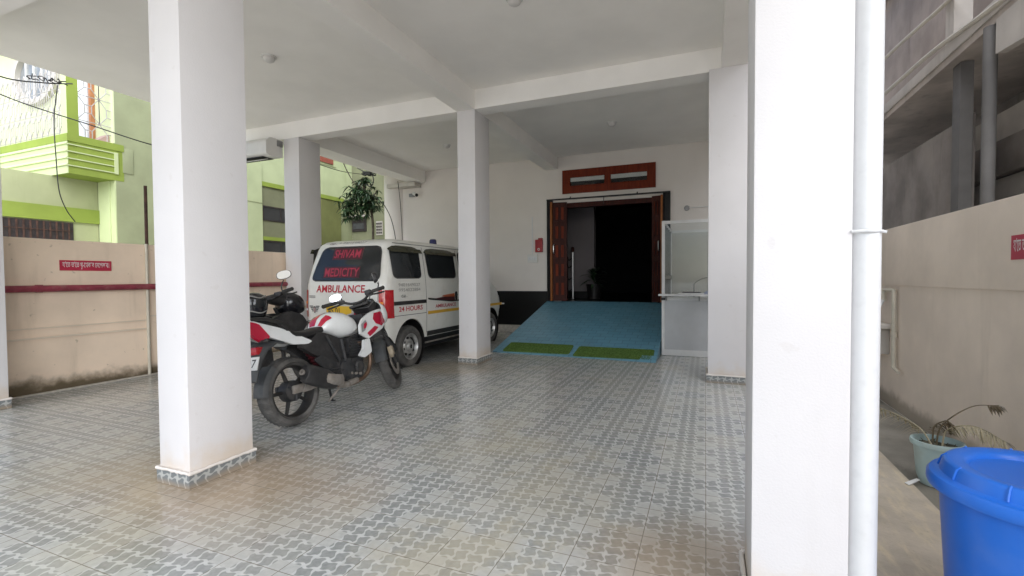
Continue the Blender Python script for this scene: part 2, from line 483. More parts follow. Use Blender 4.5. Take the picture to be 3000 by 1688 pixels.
def copy_tree(o, parent=None):
    c = o.copy(); COL.objects.link(c)
    if parent is not None: c.parent = parent
    for ch in list(o.children): copy_tree(ch, c)
    return c

def text_mesh(body, size_w, size_h, origin, right, up, normal, bold=.0, lift=.002, depth=.0015, shear=0.):
    """lettering as a thin mesh fitted to a width and height, lower-left at origin"""
    cu = bpy.data.curves.new('lettering', 'FONT'); cu.body = body; cu.size = 1.; cu.offset = bold; cu.resolution_u = 3
    cu.fill_mode = 'FRONT'
    ob = bpy.data.objects.new('lettering', cu); COL.objects.link(ob)
    dg = bpy.context.evaluated_depsgraph_get()
    me = bpy.data.meshes.new_from_object(ob.evaluated_get(dg))
    bpy.data.objects.remove(ob); bpy.data.curves.remove(cu)
    bm = BM(); bm.from_mesh(me); bpy.data.meshes.remove(me)
    xs = [v.co.x for v in bm.verts]; ys = [v.co.y for v in bm.verts]
    x0, x1, y0, y1 = min(xs), max(xs), min(ys), max(ys)
    O, R, U, N = Vector(origin), Vector(right).normalized(), Vector(up).normalized(), Vector(normal).normalized()
    for v in bm.verts:
        a = (v.co.x-x0)/(x1-x0)*size_w; b = (v.co.y-y0)/(y1-y0)*size_h
        v.co = O + R*(a + b*shear) + U*b + N*lift
    return bm

def lin(tab, z):
    for (z0, a), (z1, b) in zip(tab, tab[1:]):
        if z <= z1: 
            t = max(0., min(1., (z-z0)/(z1-z0))); return a + (b-a)*t
    return tab[-1][1]

# ------------------------------------------------------------------ ground
def plain(name, mat, x0, x1, y0, y1, z, nx=1, ny=1):
    bm = BM()
    vs = [[bm.verts.new((x0+(x1-x0)*i/nx, y0+(y1-y0)*j/ny, z)) for i in range(nx+1)] for j in range(ny+1)]
    for j in range(ny):
        for i in range(nx): bm.faces.new((vs[j][i], vs[j][i+1], vs[j+1][i+1], vs[j+1][i]))
    return tag(obj(name, bm, mat, None, 0), kind='structure')
plain('ground', 'ground', -90, 90, -90, 90, -.14)
bm = BM(); box(bm, (-6.15, -.6, -.13), (.43, 9.13, 0)); tag(obj('floor', bm, 'floor', None, 0), kind='structure')
bm = BM(); box(bm, (.434, -.6, -.13), (1.06, 9.4, -.012)); tag(obj('path', bm, 'path', None, 0), kind='structure')
bm = BM(); box(bm, (1.064, -.6, -.13), (1.53, 9.4, -.035)); tag(obj('drain_cover', bm, 'drain', None, 0), kind='structure')
bm = BM(); box(bm, (-6.28, 9.0, 0.003), (-3.04, 9.128, .15), .01); tag(obj('kerb', bm, 'mortar', None), kind='structure')

# ------------------------------------------------------------------ portico pillars
ZB, ZS = 3.315, 3.562
def pillar(x0, x1, y0, y1, label, top=ZB):
    t = thing('pillar', label, 'pillar', ((x0+x1)/2, (y0+y1)/2, 0), 'white square pillars of the portico')
    bm = BM(); box(bm, (x0, y0, .0), (x1, y1, top), .006); obj('shaft', bm, 'col', t)
    bm = BM(); h = .083; k = .011
    box(bm, (x0-k, y0-k, .002), (x1+k, y0-.001, h)); box(bm, (x0-k, y1+.001, .002), (x1+k, y1+k, h))
    box(bm, (x0-k, y0-.001, .002), (x0-.001, y1+.001, h)); box(bm, (x1+.001, y0-.001, .002), (x1+k, y1+.001, h))
    obj('skirting', bm, 'skirt', t, 0)
    bm = BM(); rnd = random.Random(int(x0*100))
    for (ax, ay, bx, by) in ((x0-k, y0-k, x1+k, y0-k), (x1+k, y0-k, x1+k, y1+k), (x1+k, y1+k, x0-k, y1+k), (x0-k, y1+k, x0-k, y0-k)):
        n = 14; pts = [(ax+(bx-ax)*i/n, ay+(by-ay)*i/n, h+.001+rnd.uniform(-.001, .003)) for i in range(n+1)]
        tube(bm, pts, [.0085+rnd.uniform(-.002, .002) for _ in pts], 6)
    obj('mortar_bead', bm, 'mortar' if False else 'white', t)
    return t
pillar(-2.834, -2.583, 1.664, 2.047, 'large white pillar nearest on the left, its tiled foot in a brown stain')
pillar(.141, .406, 1.671, 1.934, 'bright white pillar at the front right with the drainpipe beside it')
pillar(-3.03, -2.771, 5.47, 5.90, 'slim white pillar in the middle, in front of the ambulance door')
pillar(.026, .40, 5.40, 5.80, 'white pillar covering the right side of the glass booth')
pillar(-6.10, -5.787, 5.47, 5.90, 'white pillar behind the motorcycle at the left of the ambulance')
pillar(-6.05, -5.75, 1.70, 2.155, 'white pillar cut by the left edge of the photo beside the beige wall')

# ------------------------------------------------------------------ portico roof: slab and beams
roof = thing('portico_roof', 'off-white concrete ceiling slab with deep beams over the parking porch', 'ceiling', (-3., 5.5, ZS))
bm = BM(); box(bm, (-7.05, -3.2, ZS), (.66, 9.129, ZS+.16)); obj('slab', bm, 'ceil', roof, 0)  # street-side overhang is unseen, lengthened to shade the porch front
bm = BM(); box(bm, (.662, -3.2, ZS+.002), (2.1, 1.6, ZS+.15)); obj('added_shade_canopy', bm, 'ceil', roof, 0)  # unseen extra slab, added to shade the front right pillar
def beam(a, b, mat='ceil'):
    bm = BM(); box(bm, a, b); obj('beam', bm, mat, roof, 0)
beam((-7.05, 1.667, ZB), (.64, 2.05, ZS-.001))                                # front
beam((-7.04, 5.473, ZB+.001), (.64, 5.72, ZS-.001))                           # middle, across
beam((-3.03, 2.052, ZB+.002), (-2.771, 5.472, ZS-.001))                       # centre, front bay
beam((-3.03, 5.722, ZB+.002), (-2.771, 9.127, ZS-.001))                       # centre, rear bay
beam((-6.24, 5.722, ZB-.01), (-5.88, 9.127, ZS-.001))                         # left edge, rear bay
beam((.145, 2.052, ZB+.002), (.40, 5.472, ZS-.001))                           # right, front bay
beam((.145, 5.722, ZB+.002), (.40, 9.127, ZS-.001))
# upper storey over the porch
bm = BM(); box(bm, (-6.1, 1.9, ZS+.165), (.6, 16., 7.2)); up = tag(obj('upper_storey', bm, 'white', None, 0), 'white upper floor above the porch', 'building', kind='structure')

# round ceiling lamps
def ceiling_lamp(x, y, label):
    t = thing('ceiling_lamp', label, 'lamp', (x, y, ZS), 'round lamps on the porch ceiling')
    bm = BM(); lathe(bm, [(.001, -.012), (.075, -.012), (.08, -.002), (.08, -.0005), (.001, -.0005)], (x, y, ZS), n=28); obj('base', bm, 'switch', t)
    bm = BM(); lathe(bm, [(.001, -.062), (.03, -.06), (.052, -.046), (.06, -.03), (.06, -.012)], (x, y, ZS), n=28); obj('lamp_shade', bm, 'lamp', t)
ceiling_lamp(-4.425, 3.80, 'round ceiling lamp over the motorcycle')
ceiling_lamp(-1.55, 3.84, 'round ceiling lamp cut by the top edge of the photo')
ceiling_lamp(-1.368, 7.445, 'round ceiling lamp in front of the wooden door window')
ceiling_lamp(-4.378, 7.505, 'faint ceiling lamp above the ambulance roof')

# ------------------------------------------------------------------ hospital back wall
YW = 9.13
hosp = thing('hospital_building', 'white building wall with an open wooden double door up the blue ramp', 'building', (-2., YW, 0))
bm = BM()                                                                      # wall with a door and a window opening
def wall_with_holes(bm, x0, x1, z0, z1, y0, y1, holes):
    xs = sorted({x0, x1, *[h[0] for h in holes], *[h[1] for h in holes]}); zs = sorted({z0, z1, *[h[2] for h in holes], *[h[3] for h in holes]})
    for i in range(len(xs)-1):
        for k in range(len(zs)-1):
            cx, cz = (xs[i]+xs[i+1])/2, (zs[k]+zs[k+1])/2
            if not any(h[0] < cx < h[1] and h[2] < cz < h[3] for h in holes):
                box(bm, (xs[i], y0, zs[k]), (xs[i+1], y1, zs[k+1]))
DX0, DX1, DZ0, DZ1 = -2.66, -.752, .655, 2.62
wall_with_holes(bm, -6.62, .55, 0, 3.72, YW, YW+.24, [(DX0, DX1, -.01, DZ1), (-2.56, -.97, 2.86, 3.22)])
bmesh.ops.remove_doubles(bm, verts=bm.verts, dist=1e-4)
obj('wall', bm, 'white', hosp, 0, fix=False)
bm = BM(); lathe(bm, [(.33, 0), (.33, 4.6)], (-6.76, YW+.20, 0), n=40, cap=True); obj('round_corner', bm, 'white', hosp)
bm = BM(); box(bm, (-6.75, YW-.26, 3.20), (-6.0, YW-.002, 3.285)); obj('ledge', bm, 'concrete_l', hosp, 0)
bm = BM(); box(bm, (-6.45, YW-.012, .15), (-2.995, YW-.0005, .861)); obj('granite_band', bm, 'black_g', hosp, 0)
# side strips of the folding gate and its rail
for x0, x1 in ((-2.985, -2.868), (-.735, -.603)):
    bm = BM(); box(bm, (x0, YW-.06, .66), (x1, YW-.002, 2.69), .004)
    for k in range(4): tube(bm, [(x0+.02+k*(x1-x0-.04)/3, YW-.07, .68), (x0+.02+k*(x1-x0-.04)/3, YW-.07, 2.67)], .008, 6)
    obj('gate_strip', bm, 'black_m', hosp)
bm = BM(); box(bm, (-2.985, YW-.075, 2.688), (-.603, YW-.03, 2.712)); tube(bm, [(-1.83, YW-.05, 2.69), (-1.83, YW-.05, 2.56)], .006, 6)
for x in (-2.5, -1.2): tube(bm, [(x, YW-.05, 2.71), (x, YW-.02, 2.74)], .012, 6)
obj('gate_rail', bm, 'black_m', hosp)
# door frame
bm = BM(); box(bm, (DX0-.03, YW-.028, 2.53), (DX1+.01, YW+.1, 2.622)); box(bm, (DX0-.03, YW-.027, .66), (DX0+.06, YW+.1, 2.529)); box(bm, (DX1-.07, YW-.027, .66), (DX1+.01, YW+.1, 2.529))
obj('door_frame', bm, 'darkwood', hosp, 0)
def folded_leaf(xa, ya, xb, yb, edge_x):
    """a folded door leaf: carved panel between two points on the plan, and its pale edge board"""
    d = Vector((xb-xa, yb-ya, 0)); L = d.length; d.normalize(); n = Vector((d.y, -d.x, 0))
    if n.y > 0: n = -n
    bm = BM(); z0, z1 = .672, 2.635
    def slab(u0, u1, za, zb, h0, h1):
        c = [Vector((xa, ya, 0)) + d*u + n*h for u, h in ((u0, h0), (u1, h0), (u1, h1), (u0, h1))]
        loft(bm, [[(p.x, p.y, za) for p in c], [(p.x, p.y, zb) for p in c]])
    slab(0, L, z0, z1, -.02, .012)
    for k in range(5):
        za = z0 + .09 + k*.375
        for u0, u1 in ((.04, L/2-.015), (L/2+.015, L-.04)):
            slab(u0, u1, za, za+.30, .0115, .022)
    lf = obj('door_leaf', bm, 'darkwood', hosp, 0)
    for k in range(5):
        za = z0 + .09 + k*.375
        for u0, u1 in ((.06, L/2-.03), (L/2+.03, L-.06)):
            bm = BM(); slab(u0, u1, za+.03, za+.27, .0215, .034); obj('carved_panel', bm, 'redwood', lf, 0)
    bm = BM(); box(bm, (edge_x-.018, min(ya, yb)-.06, z0), (edge_x+.018, min(ya, yb)+.05, z1+.004), .004); obj('edge_board', bm, 'edgewood', lf)
    bm = BM(); px = edge_x + (.055 if edge_x < -2 else -.055); py = min(ya, yb)-.05
    tube(bm, smooth_pts([(px, py+.03, 1.62), (px, py-.02, 1.64), (px, py-.02, 1.78), (px, py+.03, 1.80)]), .008, 8); obj('handle', bm, 'steel', lf)
folded_leaf(-2.84, 9.02, -2.56, 9.06, -2.862)
folded_leaf(-.76, 9.02, -.925, 9.06, -.748)
# wooden window over the door, two panes
bm = BM(); fr = [(-2.665, -.866, 2.808, 3.272)]
wall_with_holes(bm, -2.665, -.866, 2.808, 3.272, YW-.035, YW+.08, [(-2.505, -1.822, 2.955, 3.118), (-1.70, -1.022, 2.955, 3.118)])
bmesh.ops.remove_doubles(bm, verts=bm.verts, dist=1e-4)
tw = obj('transom_window', bm, 'redwood', hosp, 0, fix=False)
for x0, x1 in ((-2.505, -1.822), (-1.70, -1.022)):
    bm = BM(); box(bm, (x0+.001, YW-.014, 2.956), (x1-.001, YW-.008, 3.117)); obj('pane', bm, 'glass', tw, 0)
    bm = BM(); box(bm, (x0+.002, YW-.006, 3.04), (x1-.002, YW+.01, 3.116)); obj('pane_strip', bm, 'paper', tw, 0)  # pale strip behind the upper part of each pane
# dim entrance hall
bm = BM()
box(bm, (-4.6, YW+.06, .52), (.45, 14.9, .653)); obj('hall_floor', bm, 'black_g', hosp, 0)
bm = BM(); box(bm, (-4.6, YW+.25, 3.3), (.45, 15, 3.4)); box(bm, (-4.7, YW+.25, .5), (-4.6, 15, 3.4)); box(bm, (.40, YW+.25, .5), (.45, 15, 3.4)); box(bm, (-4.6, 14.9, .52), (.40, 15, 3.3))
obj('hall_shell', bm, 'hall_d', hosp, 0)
bm = BM(); box(bm, (.46, YW+.241, 0), (.549, 15.9, 3.72)); box(bm, (-6.6, 15.7, 0), (.459, 15.9, 3.72)); box(bm, (-6.6, YW+.3, 0), (-6.5, 15.69, 3.72)); obj('outer_wall', bm, 'white', hosp, 0)
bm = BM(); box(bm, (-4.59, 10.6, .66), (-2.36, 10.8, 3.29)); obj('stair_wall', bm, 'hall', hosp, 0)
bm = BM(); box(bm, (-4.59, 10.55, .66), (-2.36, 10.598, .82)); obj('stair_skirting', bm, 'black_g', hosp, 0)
rail = thing('stair_railing', 'steel newel post with dark curled balusters inside the dim doorway', 'railing', (-2.76, 10.3, .655))
bm = BM(); tube(bm, [(-2.776, 10.3, .657), (-2.776, 10.3, 1.72)], .022, 10); obj('post', bm, 'steel', rail)
bm = BM(); lathe(bm, [(.001, 0), (.03, 0), (.034, .03), (.034, .1), (.001, .12)], (-2.776, 10.3, 1.71), n=14); obj('cap', bm, 'darkwood', rail)
bm = BM()
for z in (.92, 1.18, 1.45, 1.62): tube(bm, smooth_pts([(-2.80, 10.3, z-.05), (-2.87, 10.3, z-.09), (-2.93, 10.32, z), (-3.0, 10.35, z-.05)]), .012, 6)
for x in (-2.9, -3.0, -3.1): tube(bm, [(x, 10.33, .657), (x, 10.33, 1.6)], .009, 6)
obj('baluster', bm, 'black_m', rail)
def leaf(bm, p, d, w, droop=.3, n=4, roll=0.):
    """one narrow leaf blade from p along d (length = |d|)"""
    p = Vector(p); d = Vector(d); L = d.length; s, u = frame(d)
    s = s*math.cos(roll) + u*math.sin(roll); up = s.cross(d).normalized(); prev = None
    for i in range(n+1):
        t = i/n; c = p + d*t - Vector((0, 0, droop*L*t*t)); ww = w*math.sin(PI*min(1, .08+t*.92))**.8
        a, m, b = bm.verts.new(c - s*ww), bm.verts.new(c + up*ww*-.25), bm.verts.new(c + s*ww)
        if prev:
            bm.faces.new((prev[0], prev[1], m, a)); bm.faces.new((prev[1], prev[2], b, m))
        prev = (a, m, b)
pl = thing('potted_palm', 'dark potted palm standing inside the dim doorway', 'plant', (-2.28, 10.25, .655))
bm = BM(); lathe(bm, [(.001, 0), (.13, 0), (.17, .3), (.185, .3), (.185, .33), (.001, .31)], (-2.28, 10.25, .657), n=20); obj('pot', bm, 'black_m', pl)
bm = BM()
for k in range(26):
    a = k*2.4; e = random.uniform(.2, 1.1); L = random.uniform(.3, .55)
    leaf(bm, (-2.28, 10.25, .97+random.uniform(0, .3)), (L*math.cos(a)*math.cos(e), L*math.sin(a)*math.cos(e), L*math.sin(e)), .035, .5)
obj('leaves', bm, 'leaf', pl, 0, fix=False)

# things on the back wall
t = thing('fire_call_box', 'red fire alarm box on the white wall left of the door', 'alarm box', (-3.16, YW, 1.8))
bm = BM(); box(bm, (-3.240, YW-.06, 1.66), (-3.085, YW-.001, 1.915), .008); box(bm, (-3.175, YW-.055, 1.916), (-3.09, YW-.001, 1.945), .004); obj('case', bm, 'red_box', t)
bm = BM(); lathe(bm, [(.026, -.01), (.026, 0), (.001, .001)], (-3.16, YW-.0605, 1.715), 'y', 14); obj('button', bm, 'switch', t)
t = thing('switch_board', 'white switch board on the wall below the red alarm box', 'switch', (-3.3, YW, 1.53))
bm = BM(); box(bm, (-3.418, YW-.04, 1.448), (-3.194, YW-.001, 1.62), .006); obj('plate', bm, 'switch', t)
bm = BM()
for k in range(4): box(bm, (-3.395+k*.05, YW-.046, 1.50), (-3.36+k*.05, YW-.0395, 1.565), .002)
obj('switches', bm, 'pvc', t)
bm = BM(); box(bm, (-3.325, YW-.016, 1.621), (-3.308, YW-.001, 2.39)); mesh_thing('conduit', bm, 'pvc', 'thin white conduit running up the wall from the switch board', 'conduit', (-3.316, YW, 1.62))
t = thing('wall_bracket', 'round wall bracket with a thin rod right of the door', 'bracket', (-.319, YW, 2.39))
bm = BM(); lathe(bm, [(.001, -.03), (.045, -.028), (.05, 0)], (-.319, YW, 2.39), 'y', 18); obj('disc', bm, 'gauge', t)
bm = BM(); tube(bm, [(-.319, YW-.02, 2.39), (.45, YW-.02, 2.40)], .009, 6); obj('rod', bm, 'alu', t)
t = thing('security_camera', 'small bullet security camera on the wall above the ambulance', 'camera', (-6.1, YW, 3.04))
bm = BM(); box(bm, (-6.30, YW-.05, 3.0), (-6.17, YW-.001, 3.075), .006); tube(bm, [(-6.2, YW-.04, 3.03), (-6.1, YW-.1, 3.06)], .014, 8); obj('bracket', bm, 'gauge', t)
bm = BM(); tube(bm, [(-6.14, YW-.09, 3.065), (-6.02, YW-.16, 3.01)], [.038, .038], 12); obj('housing', bm, 'alu', t)
bm = BM(); tube(bm, [(-6.02, YW-.16, 3.011), (-6.002, YW-.17, 3.002)], [.037, .034], 12); obj('lens', bm, 'black_m', t)

# ------------------------------------------------------------------ ramp and turf mats
rp = thing('entrance_ramp', 'blue tiled ramp rising to the open wooden door', 'ramp', (-1.81, 6.5, 0))
def rz(y): return .66*(y-6.45)/2.68
bm = BM(); prof = [(-3.02, 6.52, -2.99, 9.128), (-.612, 6.37, -.60, 9.128)]
loft(bm, [[(-3.02, 6.50, .003), (-3.0, 9.127, .003), (-3.0, 9.127, .66), (-3.02, 6.50, .016)], [(-.605, 6.38, .003), (-.60, 9.127, .003), (-.60, 9.127, .66), (-.605, 6.38, .0045)]])
obj('slope', bm, 'ramp', rp, 0)
for x0, x1, y0, y1, l in ((-2.868, -1.818, 6.51, 6.85, 'green turf mat on the left foot of the blue ramp'), (-1.757, -.645, 6.455, 6.825, 'green turf mat on the right foot of the blue ramp')):
    bm = BM(); o = rounded([(x0, y0), (x1, y0), (x1-.01, y1), (x0+.02, y1)], .05, 4)
    loft(bm, [[(x, y, rz(y)+.004) for x, y in o], [(x, y, rz(y)+.020) for x, y in o]])
    # turf tufts
    for _ in range(5000):
        x, y = random.uniform(x0+.02, x1-.03), random.uniform(y0+.01, y1-.015); h = random.uniform(.006, .013); a = random.uniform(0, PI)
        p = Vector((x, y, rz(y)+.019)); s = Vector((math.cos(a), math.sin(a), 0))*.005
        bm.faces.new([bm.verts.new(q) for q in (p-s, p+s, p+Vector((random.uniform(-.004, .004), random.uniform(-.004, .004), h)))])
    tag(mesh_thing('turf_mat', bm, 'grass_mat', l, 'mat', ((x0+x1)/2, (y0+y1)/2, 0), 'green turf mats on the ramp', 0))

# ------------------------------------------------------------------ glass booth behind the right pillar
KX0, KX1, KY0, KY1 = -.585, .62, 7.06, 8.62
kb = thing('glass_booth', 'white framed glass reception booth beside the ramp', 'booth', (0, 7.8, 0))
bm = BM(); w = .042
for x in (KX0, KX1-w):
    for y in (KY0, KY1-w): box(bm, (x, y, .004), (x+w, y+w, 1.94), .003)
for z0, z1 in ((.004, .09), (.80, .845), (1.895, 1.938)):
    box(bm, (KX0+w, KY0+.003, z0), (KX1-w, KY0+w-.003, z1)); box(bm, (KX0+w, KY1-w+.003, z0), (KX1-w, KY1-.003, z1))
    for x in (KX0+.003, KX1-w+.003): box(bm, (x, KY0+w, z0), (x+w-.006, KY1-w, z1))
obj('frame', bm, 'alu', kb, 0)
bm = BM(); box(bm, (KX0+w, KY0+.015, .0905), (KX1-w, KY0+.024, .7995)); box(bm, (KX0+.015, KY0+w, .0905), (KX0+.024, KY1-w, .7995)); box(bm, (KX0+w, KY1-.024, .0905), (KX1-w, KY1-.015, .7995))
obj('lower_panel', bm, 'alu_panel', kb, 0)
for a, b in (((KX0+w, KY0+.017, .8455), (KX1-w, KY0+.022, 1.8945)), ((KX0+.017, KY0+w, .8455), (KX0+.022, KY1-w, 1.8945)), ((KX0+w, KY1-.022, .8455), (KX1-w, KY1-.017, 1.8945))):
    bm = BM(); box(bm, a, b); obj('pane', bm, 'glass', kb, 0)
bm = BM()
for y in (7.36, 7.68, 8.0, 8.32): box(bm, (KX0+.004, y, .846), (KX0+.040, y+.03, 1.894))
box(bm, (KX0+.002, KY0+w, 1.10), (KX0+.043, KY1-w, 1.16))
obj('side_bars', bm, 'alu_grey', kb, 0)
bm = BM(); box(bm, (KX0-.03, 6.86, .868), (KX1, 7.058, .892), .004); obj('counter', bm, 'alu', kb)
bm = BM()
for x in (KX0+.06, KX0+.5, KX0+1.0): prism(bm, [(6.90, .867), (7.058, .867), (7.058, .79)], 'x', x, x+.012)
obj('bracket', bm, 'alu_grey', kb, 0)
bm = BM(); box(bm, (KX0-.006, 7.03, .800), (KX0+.05, 7.0585, .835), .004); obj('lock', bm, 'black_m', kb)
bm = BM(); box(bm, (-.45, 8.2, .01), (.2, 8.5, .78)); box(bm, (-.5, 7.7, .78), (.5, 8.55, .80)); tag(mesh_thing('desk', bm, 'alu_panel', 'grey desk inside the glass booth', 'desk', (0, 8.2, 0), smooth=0))
bm = BM()
for k in range(7): 
    a = random.uniform(-.06, .06); box(bm, (-.36+a*.3, 6.885+a*.1, .8935+k*.0022), (-.02+a*.3, 7.045+a*.1, .8953+k*.0022))
tag(mesh_thing('paper_stack', bm, 'paper', 'loose white papers on the booth counter', 'papers', (-.2, 6.96, .893), smooth=0))
bm = BM(); box(bm, (-.02, 6.89, .8935), (.22, 7.05, .918), .003); box(bm, (.0, 6.90, .9185), (.2, 7.03, .937), .003); mesh_thing('register_book', bm, 'paper_b', 'blue grey register lying beside the papers on the counter', 'book', (.1, 6.97, .893))
bm = BM(); box(bm, (-.30, 6.93, .9095), (-.06, 7.05, .922), .003); mesh_thing('notebook', bm, 'book', 'dark notebook lying on top of the white papers', 'book', (-.2, 7.0, .909))
bm = BM(); tube(bm, smooth_pts([(-.16, 7.6, 1.03), (-.08, 7.6, 1.09), (.02, 7.6, 1.12), (.1, 7.6, 1.13)]), .006, 6); tube(bm, [(-.16, 7.6, .80), (-.16, 7.6, 1.03)], .008, 6); lathe(bm, [(.001, 0), (.05, 0), (.04, .02), (.001, .02)], (-.16, 7.6, .8005), n=14)
bm.verts.ensure_lookup_table(); mesh_thing('desk_lamp_arm', bm, 'gauge', 'thin bent metal arm standing on the desk inside the booth', 'lamp arm', (-.16, 7.6, .8))

# ------------------------------------------------------------------ left boundary wall
lw = thing('boundary_wall', 'beige boundary wall with a red pipe, left of the porch', 'wall', (-6.2, 5.5, 0))
XL = -6.15
bm = BM(); box(bm, (-6.29, 1.2, 0), (XL, 11.5, 1.555), .008); obj('wall_face', bm, 'beige', lw)
bm = BM()
box(bm, (XL+.0005, 1.2, .655), (XL+.014, 3.50, .668)); box(bm, (XL+.0005, 1.2, .555), (XL+.022, 3.50, .572)); box(bm, (XL+.0005, 3.53, .70), (XL+.014, 9.1, .714))
obj('moulding', bm, 'beige_trim', lw, 0)
bm = BM(); box(bm, (-6.152, 1.2, 0.002), (-6.105, 9.0, .018), .006); obj('mortar_strip', bm, 'mortar', lw)
bm = BM(); tube(bm, [(XL+.02, 3.513, .012), (XL+.02, 3.513, 1.56)], .017, 10); mesh_thing('conduit', bm, 'pvc_c', 'cream upright pipe on the beige wall left of the large pillar', 'pipe', (XL+.02, 3.513, 0))
t = thing('water_pipe', 'long dark red pipe running level along the beige wall', 'pipe', (XL+.055, 5, 1.06))
bm = BM(); tube(bm, [(XL+.055, 1.2, 1.052), (XL+.055, 9.0, 1.068)], .034, 14); obj('tube', bm, 'red_pipe', t)
for y in (2.5, 4.6, 6.7):
    bm = BM(); tube(bm, [(XL+.055, y, 1.056), (XL+.055, y+.05, 1.056)], .039, 14); box(bm, (XL+.001, y+.01, 1.03), (XL+.05, y+.04, 1.05)); obj('clamp', bm, 'red_pipe', t)
bm = BM(); tube(bm, [(XL+.055, 3.63, 1.02), (XL+.055, 3.63, .93)], .03, 10); obj('stub', bm, 'red_pipe', t)
ASM = "\u09af\u02bc\u09c7\u09a4 \u09a4\u02bc\u09c7\u09a4 \u09a5\u09c1-\u09c7\u0996\u0995\u09be\u09f0 \u09c7\u09a8\u09c7\u09aa\u09b2\u09be\u09ac\u0964"
def wall_sign(name, label, x, y0, y1, z0, z1, nx, group):
    t = thing(name, label, 'sign', (x, (y0+y1)/2, (z0+z1)/2), group)
    bm = BM(); box(bm, (x, y0, z0), (x+nx*.004, y1, z1))
    obj('backing', bm, 'red_sign', t, 0)
    h = z1-z0; W = abs(y1-y0)
    if nx > 0: bm = text_mesh(ASM, W*.90, h*.74, (x+.004, y0+W*.05, z0+h*.13), (0, 1, 0), (0, 0, 1), (1, 0, 0), .012, .001)
    else: bm = text_mesh(ASM, W*.90, h*.74, (x-.004, y1-W*.05, z0+h*.13), (0, -1, 0), (0, 0, 1), (-1, 0, 0), .012, .001)
    obj('lettering', bm, 'white_ink', t, 0, fix=False)
wall_sign('notice_sticker', 'red notice strip with white lettering on the left beige wall', XL+.001, 2.712, 3.165, 1.238, 1.346, 1, 'red notice strips on the boundary walls')
bm = BM(); tube(bm, [(-6.34, 3.64, 1.50), (-6.32, 3.63, 2.28)], .018, 8); mesh_thing('iron_post', bm, 'rust', 'rusty iron post rising behind the beige wall', 'post', (-6.34, 3.64, 1.5))

# ------------------------------------------------------------------ right boundary wall
XR = 1.53
rw = thing('boundary_wall', 'taller beige boundary wall beside the blue bin', 'wall', (1.6, 5, 0))
bm = BM(); box(bm, (XR+.012, .4, -.04), (1.68, 9.6, 1.046)); obj('wall_face', bm, 'beige_r', rw, 0)
bm = BM(); box(bm, (XR, .4, 1.0465), (1.69, 9.6, 1.555), .006); obj('upper_course', bm, 'beige_r', rw)
wall_sign('notice_sticker', 'red notice strip cut by the right edge of the photo', XR-.001, 2.885, 3.343, 1.212, 1.342, -1, 'red notice strips on the boundary walls')
t = thing('wall_tap', 'cream water pipe and tap on the right wall', 'tap', (XR, 5.1, .7))
bm = BM(); px = XR-.02
tube(bm, [(px, 5.22, 1.005), (px, 4.98, 1.005)], .014, 8); tube(bm, [(px, 4.975, 1.01), (px, 4.955, .345)], .017, 10); tube(bm, [(px-.005, 4.96, .345), (px-.005, 4.82, .318)], .014, 8)
tube(bm, [(px, 5.22, 1.005), (px, 5.21, .90)], .018, 8); lathe(bm, [(.024, -.02), (.024, .02)], (px, 4.96, .62), n=12, cap=True)
obj('pipe', bm, 'pvc_c', t)
bm = BM(); tube(bm, [(px-.01, 5.21, .91), (px-.05, 5.2, .83)], .016, 8); tube(bm, [(px-.05, 5.24, .85), (px-.06, 5.12, .78)], .008, 8); obj('tap', bm, 'alu', t)
t = thing('wash_basin', 'small grey concrete basin under the tap on the right wall', 'basin', (1.4, 5.35, .6))
bm = BM()
box(bm, (1.30, 5.05, .66), (1.541, 5.75, .70), .008); box(bm, (1.36, 5.16, .42), (1.541, 5.7, .66), .01); obj('bowl', bm, 'concrete_l', t)

# ------------------------------------------------------------------ rain pipe on the front right pillar
t = thing('drain_pipe', 'white plastic drainpipe beside the bright front pillar', 'pipe', (.441, 1.70, 0))
bm = BM(); tube(bm, [(.4465, 1.708, -.01), (.4465, 1.708, ZS-.003)], .0395, 24); obj('tube', bm, 'pvc', t)
bm = BM(); tube(bm, smooth_pts([(.402, 1.668, 1.262), (.425, 1.662, 1.263), (.455, 1.662, 1.262), (.48, 1.69, 1.263), (.489, 1.705, 1.263)]), .005, 8); tube(bm, [(.478, 1.68, 1.262), (.49, 1.675, 1.258)], .0045, 6)
obj('wire_tie', bm, 'pvc', t)

# ------------------------------------------------------------------ air conditioner at the left
t = thing('air_conditioner', 'white split air conditioner under the left end of the cross beam', 'air conditioner', (-6.5, 5.3, 3.1))
x0, x1 = -6.86, -6.115
bm = BM(); prism(bm, rounded([(5.17, 3.03), (5.17, 3.22), (5.24, 3.29), (5.47, 3.29), (5.47, 3.02), (5.26, 3.0)], .03), 'x', x0, x1); obj('case', bm, 'switch', t)
bm = BM(); prism(bm, [(5.21, 2.996), (5.21, 3.004), (5.40, 3.004), (5.40, 2.996)], 'x', x0+.06, x1-.12); obj('vent', bm, 'black_m', t, 0)
bm = BM(); prism(bm, rounded([(5.19, 2.94), (5.19, 2.95), (5.30, 2.99), (5.30, 2.98)], .004, 2), 'x', x0+.06, x1-.12); obj('louvre', bm, 'switch', t)
bm = BM(); box(bm, (x1+.001, 5.36, 3.18), (x1+.018, 5.46, 3.27), .004); obj('bracket', bm, 'gauge', t)

